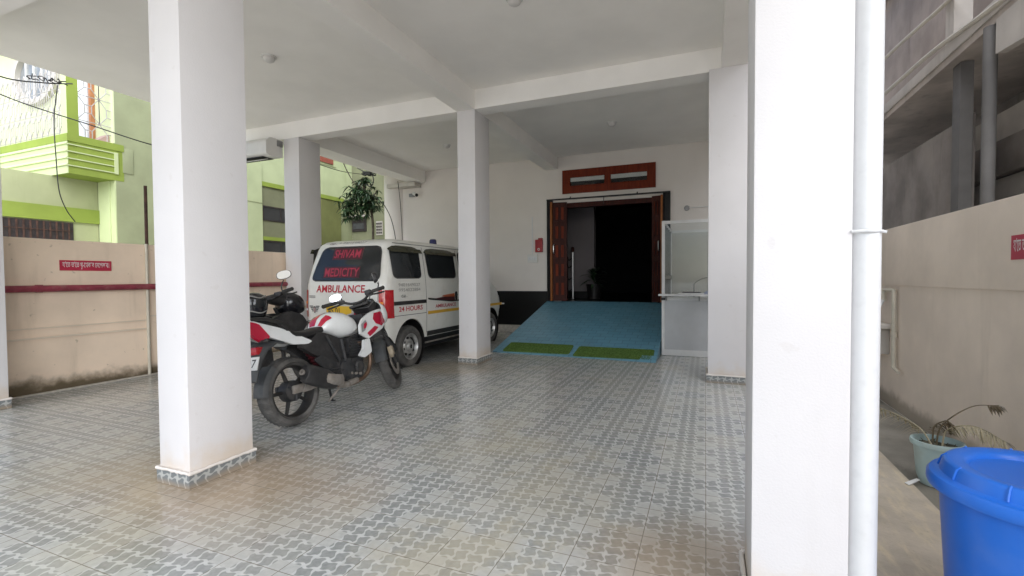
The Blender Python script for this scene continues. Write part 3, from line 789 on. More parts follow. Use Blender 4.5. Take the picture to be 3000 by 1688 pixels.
# ------------------------------------------------------------------ potted dry palm and the blue bin
px, py = 1.20, 3.27
t = thing('plant_pot', 'pale blue plastic pot with a withered palm by the right wall', 'plant', (px, py, 0))
bm = BM(); lathe(bm, [(.001, -.03), (.075, -.03), (.09, .02), (.103, .17), (.106, .185), (.118, .186), (.121, .20), (.117, .214), (.107, .214), (.102, .20), (.100, .16)], (px, py, 0), n=36); obj('pot', bm, 'pot', t)
bm = BM(); rings = []
for k in range(7):
    r = .100*k/6+.0005; rings.append([(px+r*math.cos(a*PI/12), py+r*math.sin(a*PI/12), .178+random.uniform(-.006, .008)) for a in range(24)])
loft(bm, rings, True, False)
for _ in range(60):
    a, r = random.uniform(0, 2*PI), random.uniform(0, .1); leaf(bm, (px+r*math.cos(a), py+r*math.sin(a), .175), (random.uniform(-.02, .02), random.uniform(-.02, .02), random.uniform(.01, .03)), .004, 0)
obj('soil', bm, 'soil', t, 0, fix=False)
def frond(bm, path, side, n=26, w=.006, spread=1., tip=.25):
    P = smooth_pts(path, 10); tube(bm, P, [.005*(1-i/len(P)*.7) for i in range(len(P))], 5)
    for i in range(n):
        k = int(len(P)*(tip + (1-tip)*i/n)); k = min(k, len(P)-2); d = (P[k+1]-P[k]).normalized(); s, u = frame(d)
        for sg in (-1, 1):
            L = side*(1-.55*abs(i/n-.4))*random.uniform(.75, 1.15)
            leaf(bm, P[k], (d*.75 + s*sg*.9*spread + u*random.uniform(-.5, .1))*L, w, .7, 3)
bm = BM(); frond(bm, [(px-.02, py, .18), (px-.06, py+.10, .26), (px-.16, py+.36, .285), (px-.30, py+.62, .24)], .075)
frond(bm, [(px+.02, py, .18), (px+.06, py+.04, .27), (px+.15, py-.02, .315), (px+.24, py-.12, .27)], .065)
obj('dry_fronds', bm, 'dry', t, 0, fix=False)
bm = BM(); frond(bm, [(px, py+.02, .17), (px+.04, py+.05, .29), (px+.15, py+.02, .41), (px+.235, py-.05, .445)], .05, 12, .007, .9, .86)
frond(bm, [(px-.01, py+.03, .18), (px+.01, py+.07, .27), (px+.06, py+.07, .31), (px+.08, py+.06, .30)], .06, 12, .007)
obj('brown_fronds', bm, 'dry_d', t, 0, fix=False)
bm = BM(); loft(bm, [[(1.03, 3.13, -.008), (1.02, 3.16, -.008), (1.10, 3.24, -.004), (1.11, 3.22, -.004)], [(1.03, 3.13, -.006), (1.02, 3.16, -.006), (1.10, 3.24, -.002), (1.11, 3.22, -.002)]]); mesh_thing('paper_scrap', bm, 'paper', 'white scrap of litter on the path in front of the pot', 'litter', (1.06, 3.18, 0), smooth=0)

bx, by = .866, 1.728
t = thing('dust_bin', 'large blue plastic bin with a lid in the lower right corner', 'bin', (bx, by, 0))
bm = BM(); lathe(bm, [(.001, -.01), (.175, -.01), (.185, .0), (.200, .25), (.212, .46), (.214, .505), (.228, .506), (.230, .52), (.222, .526)], (bx, by, 0), n=64); obj('body', bm, 'blue', t)
bm = BM(); lathe(bm, [(.232, .507), (.241, .508), (.244, .516), (.243, .534), (.236, .543), (.222, .545), (.214, .550), (.206, .578), (.200, .584), (.192, .585), (.160, .581), (.152, .575), (.148, .566), (.05, .560), (.001, .560)], (bx, by, 0), n=72)
lid = obj('lid', bm, 'blue', t)
bm = BM()
for k in range(10):
    a = k*2*PI/10+.2; c, s = math.cos(a), math.sin(a)
    tube(bm, [(bx+.216*c, by+.216*s, .549), (bx+.207*c, by+.207*s, .577), (bx+.196*c, by+.196*s, .586)], .0035, 6)
obj('ribs', bm, 'blue', lid)
bm = BM(); ball(bm, (bx-.055, by+.06, .553), .04, 10, (1, 1, .22)); ball(bm, (bx+.02, by+.06, .557), .02, 8, (1, 1, .3)); tube(bm, smooth_pts([(bx+.0, by-.05, .558), (bx+.0, by-.05, .580), (bx+.10, by+.02, .582), (bx+.10, by+.02, .558)]), .012, 8); obj('handle', bm, 'blue', lid)

# ------------------------------------------------------------------ green house on the left
gh = thing('green_house', 'pale green house with a balcony and lime trim beyond the left wall', 'house', (-12, 8, 0))
XG = -10.5
bm = BM(); box(bm, (-19, 5.526, -.1), (XG, 11.999, 9.)); obj('wall', bm, 'green_g', gh, 0)
bm = BM(); box(bm, (XG-.15, 5.506, -.1), (XG-.001, 5.525, 3.05)); box(bm, (-11.02, 5.49, -.1), (XG-.15, 5.5255, 3.049)); obj('lit_pier_face', bm, 'lime_l', gh, 0)  # street-facing side coloured lighter than the side wall, as lit
bm = BM(); box(bm, (-19, 5.500, 3.76), (XG-.002, 5.5255, 8.9)); obj('balcony_back_wall', bm, 'cream', gh, 0)
bm = BM(); box(bm, (-19, 2.6, -.1), (-11.03, 5.489, 3.05)); obj('wing_wall', bm, 'green_m', gh, 0)
bm = BM(); box(bm, (-11.03, 2.6, 2.235), (-10.99, 5.488, 2.50)); obj('lintel_band', bm, 'lime', gh, 0)
bm = BM(); box(bm, (-11.028, 2.7, 1.70), (-11.01, 5.08, 2.215)); wn = obj('window', bm, 'grille_d', gh, 0)
bm = BM()
for k in range(26): box(bm, (-11.0095, 2.75+k*.09, 1.705), (-10.998, 2.775+k*.09, 2.21))
for z in (1.85, 2.05): box(bm, (-10.9975, 2.7, z), (-10.99, 5.07, z+.015))
obj('grille', bm, 'rust', wn, 0)
# balcony
YB = 4.805
bm = BM(); box(bm, (-19, YB, 3.05), (XG+.004, 5.66, 3.16)); box(bm, (-19, YB, 3.16), (XG, YB+.12, 3.62)); box(bm, (XG-.12, YB+.12, 3.16), (XG+.006, 5.66, 3.62))
bal = obj('balcony', bm, 'lime', gh, 0)
bm = BM(); box(bm, (-19, YB-.02, 3.62), (XG+.02, YB+.14, 3.748)); box(bm, (XG-.14, YB+.14, 3.62), (XG+.02, 5.66, 3.748)); obj('cap', bm, 'lime', bal, 0)
bm = BM(); box(bm, (-19, YB-.012, 3.05), (XG-.002, YB-.0005, 3.62)); obj('lit_front_panel', bm, 'lime_l', bal, 0)  # skin in the paler lime: front brightness put into the colour
bm = BM()
for z in (3.555, 3.43, 3.305, 3.18):
    prism(bm, [(YB-.0125, z), (YB-.035, z+.006), (YB-.035, z+.022), (YB-.0125, z+.05)], 'x', -19, XG+.012)
    box(bm, (XG+.007, YB-.012, z), (XG+.022, 5.50, z+.018))
box(bm, (XG+.007, 5.50, 3.17), (XG+.026, 5.56, 3.58))
obj('ridges', bm, 'lime_l', bal, 0)
bm = BM(); box(bm, (XG-.16, YB, 3.749), (XG, YB+.165, 7.2)); obj('corner_post', bm, 'lime', bal, 0)
bm = BM(); box(bm, (XG-.165, YB-.004, 3.749), (XG-.002, YB-.0005, 7.2)); obj('lit_post_face', bm, 'lime_l', bal, 0)  # lit side of the post, its brightness given by a paler skin
bm = BM(); box(bm, (-19, YB, 6.6), (XG, 5.499, 6.8)); obj('upper_slab', bm, 'lime', bal, 0)
# balcony grilles
def bars(bm, segs, conv, r):
    for a, b in segs: tube(bm, [conv(*a), conv(*b)], r, 5)
segs = []
wd, ht, z0 = .19, .40, 3.81
for i in range(22):
    u = i*wd
    for j in range(3):
        b = z0 + j*ht; m = b + ht/2
        segs += [((u, b), (u+wd*.35, b+ht*.3)), ((u+wd*.35, b+ht*.3), (u+wd*.35, b+ht*.7)), ((u+wd*.35, b+ht*.7), (u, b+ht)),
                 ((u+wd, b), (u+wd*.65, b+ht*.3)), ((u+wd*.65, b+ht*.3), (u+wd*.65, b+ht*.7)), ((u+wd*.65, b+ht*.7), (u+wd, b+ht)),
                 ((u+wd*.35, b+ht*.3), (u+wd*.65, b+ht*.3)), ((u+wd*.35, b+ht*.7), (u+wd*.65, b+ht*.7))]
    segs.append(((u, 3.75), (u, z0+3*ht)))
for z in (z0, z0+ht, z0+2*ht): segs.append(((0, z), (22*wd, z)))
bm = BM(); bars(bm, segs, lambda u, z: (XG-.17-u, YB+.05, z), .0065); obj('front_grille', bm, 'grille', bal, 0, fix=False)
segs = []
for i in range(2):
    for j in range(4):
        u, b, w, h = i*.34, 3.76+(j-.35)*.46, .34, .46
        c = [(u, b), (u+w, b), (u+w, b+h), (u, b+h)]; q = [(u+w*.34, b+h*.34), (u+w*.66, b+h*.34), (u+w*.66, b+h*.66), (u+w*.34, b+h*.66)]
        segs += [(c[k], q[k]) for k in range(4)] + [(q[k], q[(k+1) % 4]) for k in range(4)] + [((u, b), (u+w, b)), ((u, b), (u, b+h)), ((u+w, b), (u+w, b+h))]
segs = [(a, b) for a, b in segs if min(a[1], b[1]) > 3.70]
bm = BM(); bars(bm, segs, lambda u, z: (XG-.06, YB+.17+u, z), .008); obj('side_grille', bm, 'grille', bal, 0, fix=False)
bm = BM(); box(bm, (XG-.07, 5.652, 3.75), (XG-.05, 5.67, 6.6)); obj('grille_post', bm, 'alu', bal, 0)
# what stands on the balcony
bm = BM(); n = 40
loft(bm, [[(-11.60+.45*k/n, 5.44+.025*math.sin(k*1.9), z) for k in range(n+1)] + [(-11.60+.45*(n-k)/n, 5.46+.025*math.sin((n-k)*1.9), z) for k in range(n+1)] for z in (3.77, 4.6, 6.0)])
obj('curtain', bm, 'curtain', gh)
bm = BM(); box(bm, (-11.125, 5.43, 3.76), (-11.06, 5.498, 6.3)); obj('door_jamb', bm, 'orange', gh, 0)
bm = BM(); loft(bm, [[(-10.9, 5.30, 3.765), (-10.62, 5.30, 3.765), (-10.62, 5.49, 3.765), (-10.9, 5.49, 3.765)], [(-10.9, 5.30, 3.77), (-10.62, 5.30, 3.77), (-10.62, 5.49, 3.93), (-10.9, 5.49, 3.93)]]); obj('sill_block', bm, 'pink', gh, 0)
bm = BM(); cx, cz = -13.0, 5.45
ring = lambda r, y: [(cx+r*math.cos(2*PI*k/48), y, cz+r*.72*math.sin(2*PI*k/48)) for k in range(48)]
loft(bm, [ring(.72, 5.499), ring(.72, 5.40), ring(.86, 5.40), ring(.86, 5.499)], True, False); aw = obj('round_window', bm, 'concrete_l', gh)
bm = BM(); loft(bm, [ring(.719, 5.497), ring(.719, 5.49)]); obj('pane', bm, 'win_grey', aw, 0)
bm = BM()
for x in (-13.45, -13.15, -12.85, -12.55): box(bm, (x, 5.46, cz-.5), (x+.03, 5.489, cz+.5))
obj('mullion', bm, 'alu', aw, 0)
bm = BM(); box(bm, (XG+.0005, 5.64, 3.22), (XG+.014, 5.82, 3.70), .004); obj('meter_cover', bm, 'green_g', gh)
# side wall further back: recessed bays with windows
bm = BM(); box(bm, (XG+.0005, 7.7, -.1), (XG+.05, 8.69, 4.1)); obj('pilaster', bm, 'green', gh, 0)
bm = BM(); box(bm, (XG+.0505, 7.7, 3.07), (XG+.06, 8.68, 3.085)); obj('groove', bm, 'green_g', gh, 0)
bm = BM(); box(bm, (XG+.001, 8.692, 3.62), (XG+.03, 11.998, 5.0)); obj('upper_wall', bm, 'green', gh, 0)
bm = BM(); box(bm, (XG+.0005, 8.70, 3.525), (XG+.045, 11.6, 3.635)); obj('side_band', bm, 'lime', gh, 0)
bm = BM(); box(bm, (XG+.0005, 9.95, -.1), (XG+.02, 11.5, 3.52)); obj('lower_panel', bm, 'olive', gh, 0)
bm = BM(); box(bm, (XG+.0005, 8.70, -.1), (XG+.008, 9.94, 3.52)); obj('bay_panel', bm, 'green_d', gh, 0)
for z0, z1 in ((2.65, 3.03), (1.3, 2.14)):
    bm = BM(); box(bm, (XG+.0085, 8.72, z0), (XG+.0125, 9.8, z1)); w_ = obj('window', bm, 'win_dark', gh, 0)
    bm = BM()
    for k in range(3): box(bm, (XG+.013, 8.72+k*.53, z0), (XG+.025, 8.755+k*.53, z1))
    for zz in (z0, z1-.03): box(bm, (XG+.0135, 8.72, zz), (XG+.0245, 9.815, zz+.03))
    obj('frame', bm, 'grille_d', w_, 0)
bm = BM(); box(bm, (XG+.0085, 8.71, 2.15), (XG+.03, 9.85, 2.24)); obj('sill', bm, 'lime', gh, 0)
bm = BM()
for y0, y1 in ((10.33, 10.60), (10.645, 11.17)): box(bm, (XG+.031, y0, 4.59), (XG+.06, y1, 4.735))
obj('red_vent', bm, 'brick', gh, 0)
bm = BM(); box(bm, (XG+.0305, 9.9, 4.52), (XG+.045, 11.3, 4.545)); obj('cornice', bm, 'green_g', gh, 0)
for nm, (x, y, a, b) in {'post': (XG+.09, 10.10, 0, 3.0)}.items():
    bm = BM(); tube(bm, [(x, y, a), (x, y, b)], .03, 8); tube(bm, [(x, y, 2.72), (x, y+.28, 2.72)], .018, 6); mesh_thing('iron_post', bm, 'rust', 'thin rusty post with a short side arm against the dark green bay', 'post', (x, y, 0))

# house behind the mango tree
fh = thing('rear_house', 'grey green rear house with a dark framed window behind the mango tree', 'house', (-9, 13, 0))
bm = BM(); box(bm, (-10.9, 12.0, -.1), (-5, 16, 9)); obj('wall', bm, 'green_d', fh, 0)
bm = BM(); box(bm, (-10.66+.2, 11.96, 2.64), (-9.92, 11.999, 3.06)); w_ = obj('window', bm, 'grille_d', fh, 0)
bm = BM(); box(bm, (-10.40, 11.945, 2.72), (-9.99, 11.959, 2.90)); obj('pane', bm, 'fender', w_, 0)
bm = BM(); box(bm, (-10.48, 11.80, 3.08), (-9.80, 11.999, 3.13)); obj('sunshade', bm, 'concrete_l', fh, 0)
bm = BM(); box(bm, (-9.54, 11.98, 2.5), (-9.30, 11.999, 2.93)); w2 = obj('vent', bm, 'concrete_l', fh, 0)
bm = BM()
for i in range(3):
    for j in range(4): box(bm, (-9.52+i*.075, 11.965, 2.54+j*.095), (-9.47+i*.075, 11.979, 2.60+j*.095))
obj('vent_holes', bm, 'grille_d', w2, 0)

# mango tree between the walls
t = thing('mango_tree', 'dark leafed mango sapling growing behind the boundary wall beyond the ambulance', 'tree', (-8.1, 10., 0))
bm = BM()
tube(bm, smooth_pts([(-8.06, 10, 0), (-8.08, 10, 1.6), (-8.06, 10, 2.5), (-8.12, 9.98, 3.0), (-8.25, 9.95, 3.4), (-8.3, 9.9, 3.75)]), .032, 8)
for p in ([(-8.1, 10, 2.9), (-8.3, 9.9, 3.05), (-8.62, 9.8, 3.2)], [(-8.15, 9.98, 3.1), (-7.95, 9.9, 3.25), (-7.8, 9.85, 3.4)], [(-8.25, 9.95, 3.4), (-8.5, 9.85, 3.62), (-8.7, 9.8, 3.95), (-8.83, 9.8, 4.2)], [(-8.2, 9.96, 3.3), (-8.4, 10.1, 3.5)]):
    tube(bm, smooth_pts(p), .014, 6)
obj('trunk', bm, 'bark', t)
bm = BM(); bm2 = BM(); rnd = random.Random(5)
cl = [(-8.40, 9.9, 3.18, .34), (-8.72, 9.85, 3.16, .27), (-8.12, 9.9, 3.34, .32), (-7.92, 9.9, 3.08, .27), (-8.45, 9.9, 3.50, .24), (-8.15, 9.9, 2.96, .26), (-8.62, 9.9, 2.92, .22), (-8.28, 9.9, 3.68, .16), (-8.78, 9.85, 2.80, .14)]
for cx, cy, cz, r in cl:
    for _ in range(int(26*r/.3)):
        # a whorl of drooping leaves
        d = Vector((rnd.gauss(0, 1), rnd.gauss(0, 1), rnd.gauss(0, .8))).normalized()*r*rnd.uniform(.3, 1)
        p = Vector((cx, cy, cz)) + d; a0 = rnd.uniform(0, 6)
        for k in range(rnd.randint(4, 6)):
            a = a0 + k*1.25; e = rnd.uniform(-.5, .45); L = rnd.uniform(.13, .22)
            leaf(bm if rnd.random() < .8 else bm2, p, (L*math.cos(a)*math.cos(e), L*math.sin(a)*math.cos(e), L*math.sin(e)), rnd.uniform(.018, .026), .55, 4, rnd.uniform(-.5, .5))
for _ in range(7):
    pass
fo = obj('foliage', bm, 'leaf', t, 0, fix=False); obj('young_leaves', bm2, 'leaf_l', fo, 0, fix=False)
bm = BM(); rnd = random.Random(9)
for _ in range(26):
    a = [Vector((-7.86+rnd.uniform(-.16, .16), 9.6+rnd.uniform(-.1, .1), 3.77+rnd.uniform(-.045, .045))) for _ in range(4)]; tube(bm, smooth_pts(a, 5), .011, 5)
tube(bm, smooth_pts([(-8.2, 9.6, 3.95), (-8.05, 9.6, 3.87), (-7.9, 9.6, 3.78)], 5), .014, 5); tube(bm, smooth_pts([(-7.74, 9.6, 3.75), (-7.70, 9.6, 3.60), (-7.78, 9.6, 3.45), (-7.95, 9.6, 3.52)], 5), .013, 5)
mesh_thing('cable_bundle', bm, 'cable', 'black coil of cables hanging just above the mango tree', 'cables', (-7.86, 9.6, 3.77))

# overhead wires
def wire(label, pts, r=.008, n=8):
    bm = BM(); P = smooth_pts(pts, n); tube(bm, P, r, 6); mesh_thing('wire', bm, 'cable', label, 'wire', P[0])
wire('long black wire sagging across the green balcony down to the large pillar', [(-8.0, 2.2, 3.70), (-8.0, 3.014, 3.416), (-7.3, 3.6, 3.12), (-6.7, 3.9, 2.90), (-6.2, 4.3, 2.76)], .007)
wire('black wire passing in front of the round balcony window', [(-10.0, 3.2, 4.45), (-10.0, 3.77, 4.26), (-10.0, 4.3, 4.36), (-9.9, 4.62, 4.45)], .011)
wire('twisted pair of black wires hanging down from the balcony to the barred window', [(-10.35, 4.62, 4.5), (-10.40, 4.58, 3.9), (-10.42, 4.60, 3.2), (-10.45, 4.64, 2.7), (-10.5, 4.75, 2.4), (-10.6, 4.92, 2.2)], .008)
wire('grey wire crossing below the red vents on the green wall', [(-7.25, 6.9, 3.53), (-7.22, 7.3, 3.45), (-7.2, 7.93, 3.43), (-7.2, 8.6, 3.50)], .007)
wire('black cable curving from the slab edge down the round white corner', [(-7.05, 8.9, 3.10), (-7.0, 8.72, 3.04), (-6.70, 8.70, 2.79), (-6.53, 8.74, 2.44), (-6.45, 8.78, 1.95), (-6.44, 8.8, 1.4)], .009)
wire('thin black cable hanging straight beside the security camera', [(-6.43, 8.85, 3.33), (-6.41, 8.9, 2.9), (-6.38, 8.9, 2.44), (-6.36, 8.9, 1.9), (-6.36, 8.9, 1.3)], .007)
bm = BM(); rnd = random.Random(4)
for k in range(9):
    y0 = 4.12+k*.05; a = [Vector((-9.95, y0+rnd.uniform(-.07, .07), 4.37+(y0-4.1)*.2+rnd.uniform(-.05, .06))) for _ in range(4)]; tube(bm, smooth_pts(a, 4), .008, 5)
mesh_thing('cable_bundle', bm, 'cable', 'tangle of black cable ends in front of the balcony grille', 'cables', (-9.95, 4.35, 4.41))

# ------------------------------------------------------------------ grey house on the right
XH = 2.6
rh = thing('grey_house', 'unpainted grey concrete house with an outside gallery beyond the right wall', 'house', (4, 7, 0))
bm = BM(); box(bm, (XH, 1.0, 3.58), (8, 14, 3.68)); obj('slab', bm, 'concrete', rh, 0)
bm = BM(); box(bm, (XH-.02, 1.0, 3.66), (XH+.10, 14, 3.80), .01); obj('slab_edge', bm, 'concrete_l', rh)
bm = BM(); box(bm, (3.35, 1.0, 3.685), (3.5, 14, 9)); obj('upper_wall', bm, 'brown_wall', rh, 0)
bm = BM(); box(bm, (XH+.45, 1.0, 6.9), (8, 14, 7.1)); box(bm, (XH+.46, 1, 6.6), (XH+.65, 14, 6.899)); obj('roof', bm, 'concrete', rh, 0)
for y in (6.95, 10.4):
    bm = BM(); box(bm, (XH+.03, y, 3.685), (XH+.2, y+.2, 6.9)); obj('gallery_post', bm, 'concrete_l', rh, 0)
bm = BM(); box(bm, (3.9, 1.0, -.1), (4.0, 14, 3.575)); obj('lower_wall', bm, 'concrete_d', rh, 0)
bm = BM(); box(bm, (XH+.25, 7.02, -.1), (XH+.27, 13, 3.0)); obj('shed_wall', bm, 'concrete_d', rh, 0)
bm = BM(); box(bm, (XH+.1, 6.95, -.1), (XH+.22, 7.13, 3.575)); obj('square_post', bm, 'post', rh, 0)
bm = BM(); tube(bm, [(XH+.0, 6.11, -.1), (XH+.0, 6.11, 3.578)], .055, 12); obj('round_post', bm, 'post', rh)
bm = BM(); box(bm, (3.33, 2.0, 2.36), (3.45, 8.9, 2.78)); obj('cross_beam', bm, 'concrete_d', rh, 0)
bm = BM(); box(bm, (3.4, 2.0, -.1), (3.5, 8.88, 2.33)); box(bm, (3.4, 2.0, 2.80), (3.5, 8.88, 3.15)); obj('infill_wall', bm, 'concrete_l', rh, 0)
bm = BM(); loft(bm, [[(XH-.03, 1.0, 2.75), (XH-.03, 5.95, 3.25), (XH-.03, 5.95, 3.577), (XH-.03, 1.0, 3.577)], [(XH+.05, 1.0, 2.75), (XH+.05, 5.95, 3.25), (XH+.05, 5.95, 3.577), (XH+.05, 1.0, 3.577)]]); obj('apron', bm, 'concrete_l', rh, 0)
bm = BM()
tube(bm, smooth_pts([(XH-.01, 10.5, 4.07), (XH-.01, 8.98, 3.98), (XH-.03, 7.3, 3.87), (XH-.02, 5.8, 3.71), (XH-.02, 3.5, 3.56)]), .028, 8)
tube(bm, smooth_pts([(XH+.0, 10.5, 4.62), (XH+.0, 9.0, 4.537), (XH-.02, 7.8, 4.39), (XH+.0, 6.9, 4.31), (XH+.0, 4.5, 4.2)]), .024, 8)
obj('hand_rail', bm, 'pvc_c', rh)

# ------------------------------------------------------------------ ambulance van
CX = -4.155
YRT = [(.30, 4.60), (.45, 4.575), (.62, 4.56), (.80, 4.55), (1.0, 4.555), (1.12, 4.575), (1.3, 4.62), (1.5, 4.685), (1.57, 4.725), (1.61, 4.79), (1.635, 4.90), (1.65, 5.10), (1.656, 5.4)]
YFT = [(.30, 7.84), (.45, 7.96), (.62, 8.03), (.75, 8.01), (.92, 7.90), (1.05, 7.70), (1.12, 7.56), (1.3, 7.28), (1.5, 6.98), (1.57, 6.86), (1.61, 6.74), (1.635, 6.6), (1.65, 6.35), (1.656, 6.1)]
HWT = [(.30, .640), (.45, .652), (.62, .656), (.80, .656), (1.0, .650), (1.12, .642), (1.3, .618), (1.5, .588), (1.57, .572), (1.61, .545), (1.635, .49), (1.65, .38), (1.656, .22)]
def outline(z):
    """van plan at height z: points from the middle of the tail round the right side, the nose and the left side"""
    yr, yf, hw = lin(YRT, z), lin(YFT, z), lin(HWT, z)
    r = .13 if z < 1.6 else .13*hw/.56; rf = min(.22, hw*.8); half = []
    for k in range(7): 
        x = (hw-r)*k/6; half.append((x, yr - .035*(1-(x/hw)**2) + .018))
    for k in range(1, 8):
        a = PI/2*k/8; half.append((hw-r + r*math.sin(a), yr+.018 - .035*(1-((hw-r)/hw)**2)*(1-k/8) + r*(1-math.cos(a))))
    for k in range(25): half.append((hw, yr+.018+r + (yf-rf-yr-.018-r)*k/24))
    for k in range(1, 8):
        a = PI/2*k/8; half.append((hw-rf + rf*math.cos(a), yf-rf + rf*math.sin(a)))
    for k in range(5): half.append(((hw-rf)*(1-k/4), yf + .03*(1-(1-k/4)**2)))
    left = [(-x, y) for x, y in reversed(half[1:-1])]
    return [(CX+x, y) for x, y in half + left]
NH = 7+7+25+7+5
def side_x(z): return CX + lin(HWT, z)
def rear_y(x, z):
    hw = lin(HWT, z); return lin(YRT, z) + .018 - .035*(1-min(1, abs(x-CX)/hw)**2)
def span(poly, z, ax):
    hits = []
    for i in range(len(poly)):
        (a0, z0), (a1, z1) = poly[i-1], poly[i]
        if (z0-z)*(z1-z) <= 0 and abs(z1-z0) > 1e-9: hits.append(a0+(a1-a0)*(z-z0)/(z1-z0))
    return (min(hits), max(hits)) if len(hits) > 1 else None
def side_patch(bm, poly, off, n=14, sign=1, thick=True):
    """panel lying on the van flank: poly of (y, z)"""
    z0, z1 = min(p[1] for p in poly), max(p[1] for p in poly); rows = []
    for k in range(n+1):
        z = z0+(z1-z0)*(min(max(k/n, .002), .998)); s = span(poly, z, 0)
        if s: rows.append([(CX+sign*(side_x(z)-CX+off), s[0]+(s[1]-s[0])*t/6, z) for t in range(7)])
    loft(bm, rows, False, False)
def rear_patch(bm, poly, off, n=14):
    """panel lying on the van tail: poly of (x, z)"""
    z0, z1 = min(p[1] for p in poly), max(p[1] for p in poly); rows = []
    for k in range(n+1):
        z = z0+(z1-z0)*(min(max(k/n, .002), .998)); s = span(poly, z, 0)
        if s: rows.append([(s[0]+(s[1]-s[0])*t/10, rear_y(s[0]+(s[1]-s[0])*t/10, z)-off, z) for t in range(11)])
    loft(bm, rows, False, False)
def band_patch(bm, i0, i1, zs, off):
    rows = []
    for z in zs:
        o = outline(z); row = []
        for i in range(i0, i1+1):
            p = Vector(o[i % len(o)]); d = Vector(o[(i+1) % len(o)]) - Vector(o[(i-1) % len(o)]); nrm = Vector((d.y, -d.x)).normalized()
            q = p + nrm*off; row.append((q.x, q.y, z))
        rows.append(row)
    loft(bm, rows, False, False)
van = thing('ambulance_van', 'cream white ambulance van with red lettering parked between the pillars', 'van', (CX, 6.3, 0))
zl = [.345, .40, .45, .52, .60, .70, .80, .90, 1.0, 1.08, 1.12, 1.2, 1.3, 1.4, 1.5, 1.54, 1.57, 1.59, 1.61, 1.623, 1.635, 1.644, 1.65, 1.656]
bm = BM(); loft(bm, [[(x, y, z) for x, y in outline(z)] for z in zl]); fin(bm)
body = obj('body', bm, 'van', None, 0, fix=False)
WY = (5.065, 7.50)
cut = BM()
for y in WY:
    for sx in (-1, 1):
        a, b = CX+sx*.42, CX+sx*.9
        lathe(cut, [(.335, min(a, b)), (.335, max(a, b))], (0, y, .285), 'x', 40, True)
fin(cut); cm = bpy.data.meshes.new('cut'); cut.to_mesh(cm); cut.free(); co = bpy.data.objects.new('cut', cm); COL.objects.link(co)
md = body.modifiers.new('b', 'BOOLEAN'); md.object = co; md.operation = 'DIFFERENCE'; md.solver = 'EXACT'
dg = bpy.context.evaluated_depsgraph_get(); me = bpy.data.meshes.new_from_object(body.evaluated_get(dg))
body.modifiers.clear(); body.data = me; bpy.data.objects.remove(co)
bm = BM(); bm.from_mesh(me); bmesh.ops.translate(bm, vec=-van.location, verts=bm.verts); bm.to_mesh(me); bm.free()
me.shade_smooth(); me.set_sharp_from_angle(angle=math.radians(35)); body.parent = van
# underside
bm = BM(); box(bm, (CX-.60, 4.66, .20), (CX+.60, 7.85, .343)); obj('chassis', bm, 'black_m', van, 0)
for sx in (-1, 1):
    for y in WY:
        bm = BM()
        prof = [(.329, CX+sx*.43), (.329, CX+sx*.640)]; t = BM(); lathe(t, prof, (0, y, .285), 'x', 40); lathe(t, [(.001, CX+sx*.431), (.33, CX+sx*.431)], (0, y, .285), 'x', 40); merge(bm, t)
        obj('wheel_well', bm, 'black_m', van, 40)
def van_wheel(y, sx):
    c = (0, y, .262); f = sx
    bm = BM(); W = CX+f*.655
    lathe(bm, [(.165, W-f*.16), (.20, W-f*.17), (.245, W-f*.155), (.262, W-f*.12), (.262, W-f*.04), (.247, W-f*.008), (.205, W+f*.002), (.172, W-f*.008), (.165, W-f*.02)], c, 'x', 44)
    for k in range(44):
        a = 2*PI*k/44; ca, sa = math.cos(a), math.sin(a)
        tube(bm, [(W-f*.03, y+.262*ca, .262+.262*sa), (W-f*.075, y+.2645*math.cos(a+.05), .262+.2645*math.sin(a+.05))], .004, 4)
    w = obj('wheel', bm, 'tyre', van)
    bm = BM()
    lathe(bm, [(.1655, W-f*.14), (.168, W-f*.012), (.160, W-f*.010), (.150, W-f*.028), (.140, W-f*.060), (.118, W-f*.066), (.100, W-f*.040), (.075, W-f*.030), (.055, W-f*.035), (.045, W-f*.012), (.03, W-f*.006), (.001, W-f*.006)], c, 'x', 40)
    r = obj('rim', bm, 'rim', w)
    bm = BM()
    for k in range(8):
        a = 2*PI*k/8+.2; lathe(bm, [(.001, W-f*.036), (.017, W-f*.0355), (.017, W-f*.06)], (0, y+.112*math.cos(a), .262+.112*math.sin(a)), 'x', 10)
    lathe(bm, [(.001, W-f*.004), (.026, W-f*.0055), (.026, W-f*.02)], c, 'x', 18)
    obj('rim_holes', bm, 'trim', w)
for y in WY:
    for sx in (1, -1): van_wheel(y, sx)
# tail
V1 = lambda x: x
rw_poly = rounded([(-4.66, 1.117), (-3.615, 1.117), (-3.665, 1.528), (-4.545, 1.528)], .085, 6)
gas = rounded([(-4.678, 1.102), (-3.597, 1.102), (-3.65, 1.543), (-4.56, 1.543)], .095, 6)
bm = BM(); rear_patch(bm, gas, .003, 24); obj('window_seal', bm, 'trim', van)
bm = BM(); rear_patch(bm, rw_poly, .0065, 24); rwin = obj('rear_window', bm, 'van_glass', van)
UPR = Vector((0, .30, 1)).normalized()
def rear_text(body_, x0, w, z0, h, mat, parent, bold, off, shear=0):
    zc = z0+h/2; bmt = text_mesh(body_, w, h, (x0, 0, z0), (1, 0, 0), (0, 0, 1), (0, -1, 0), bold, 0, shear=shear)
    for v in bmt.verts: v.co.y = rear_y(v.co.x, v.co.z) - off
    o = obj('lettering', bmt, mat, parent, 0, fix=False)
bm = BM(); rear_patch(bm, [(-4.37, 1.375), (-3.905, 1.375), (-3.90, 1.52), (-4.36, 1.52)], .0075); obj('film', bm, 'maroon_f', rwin)
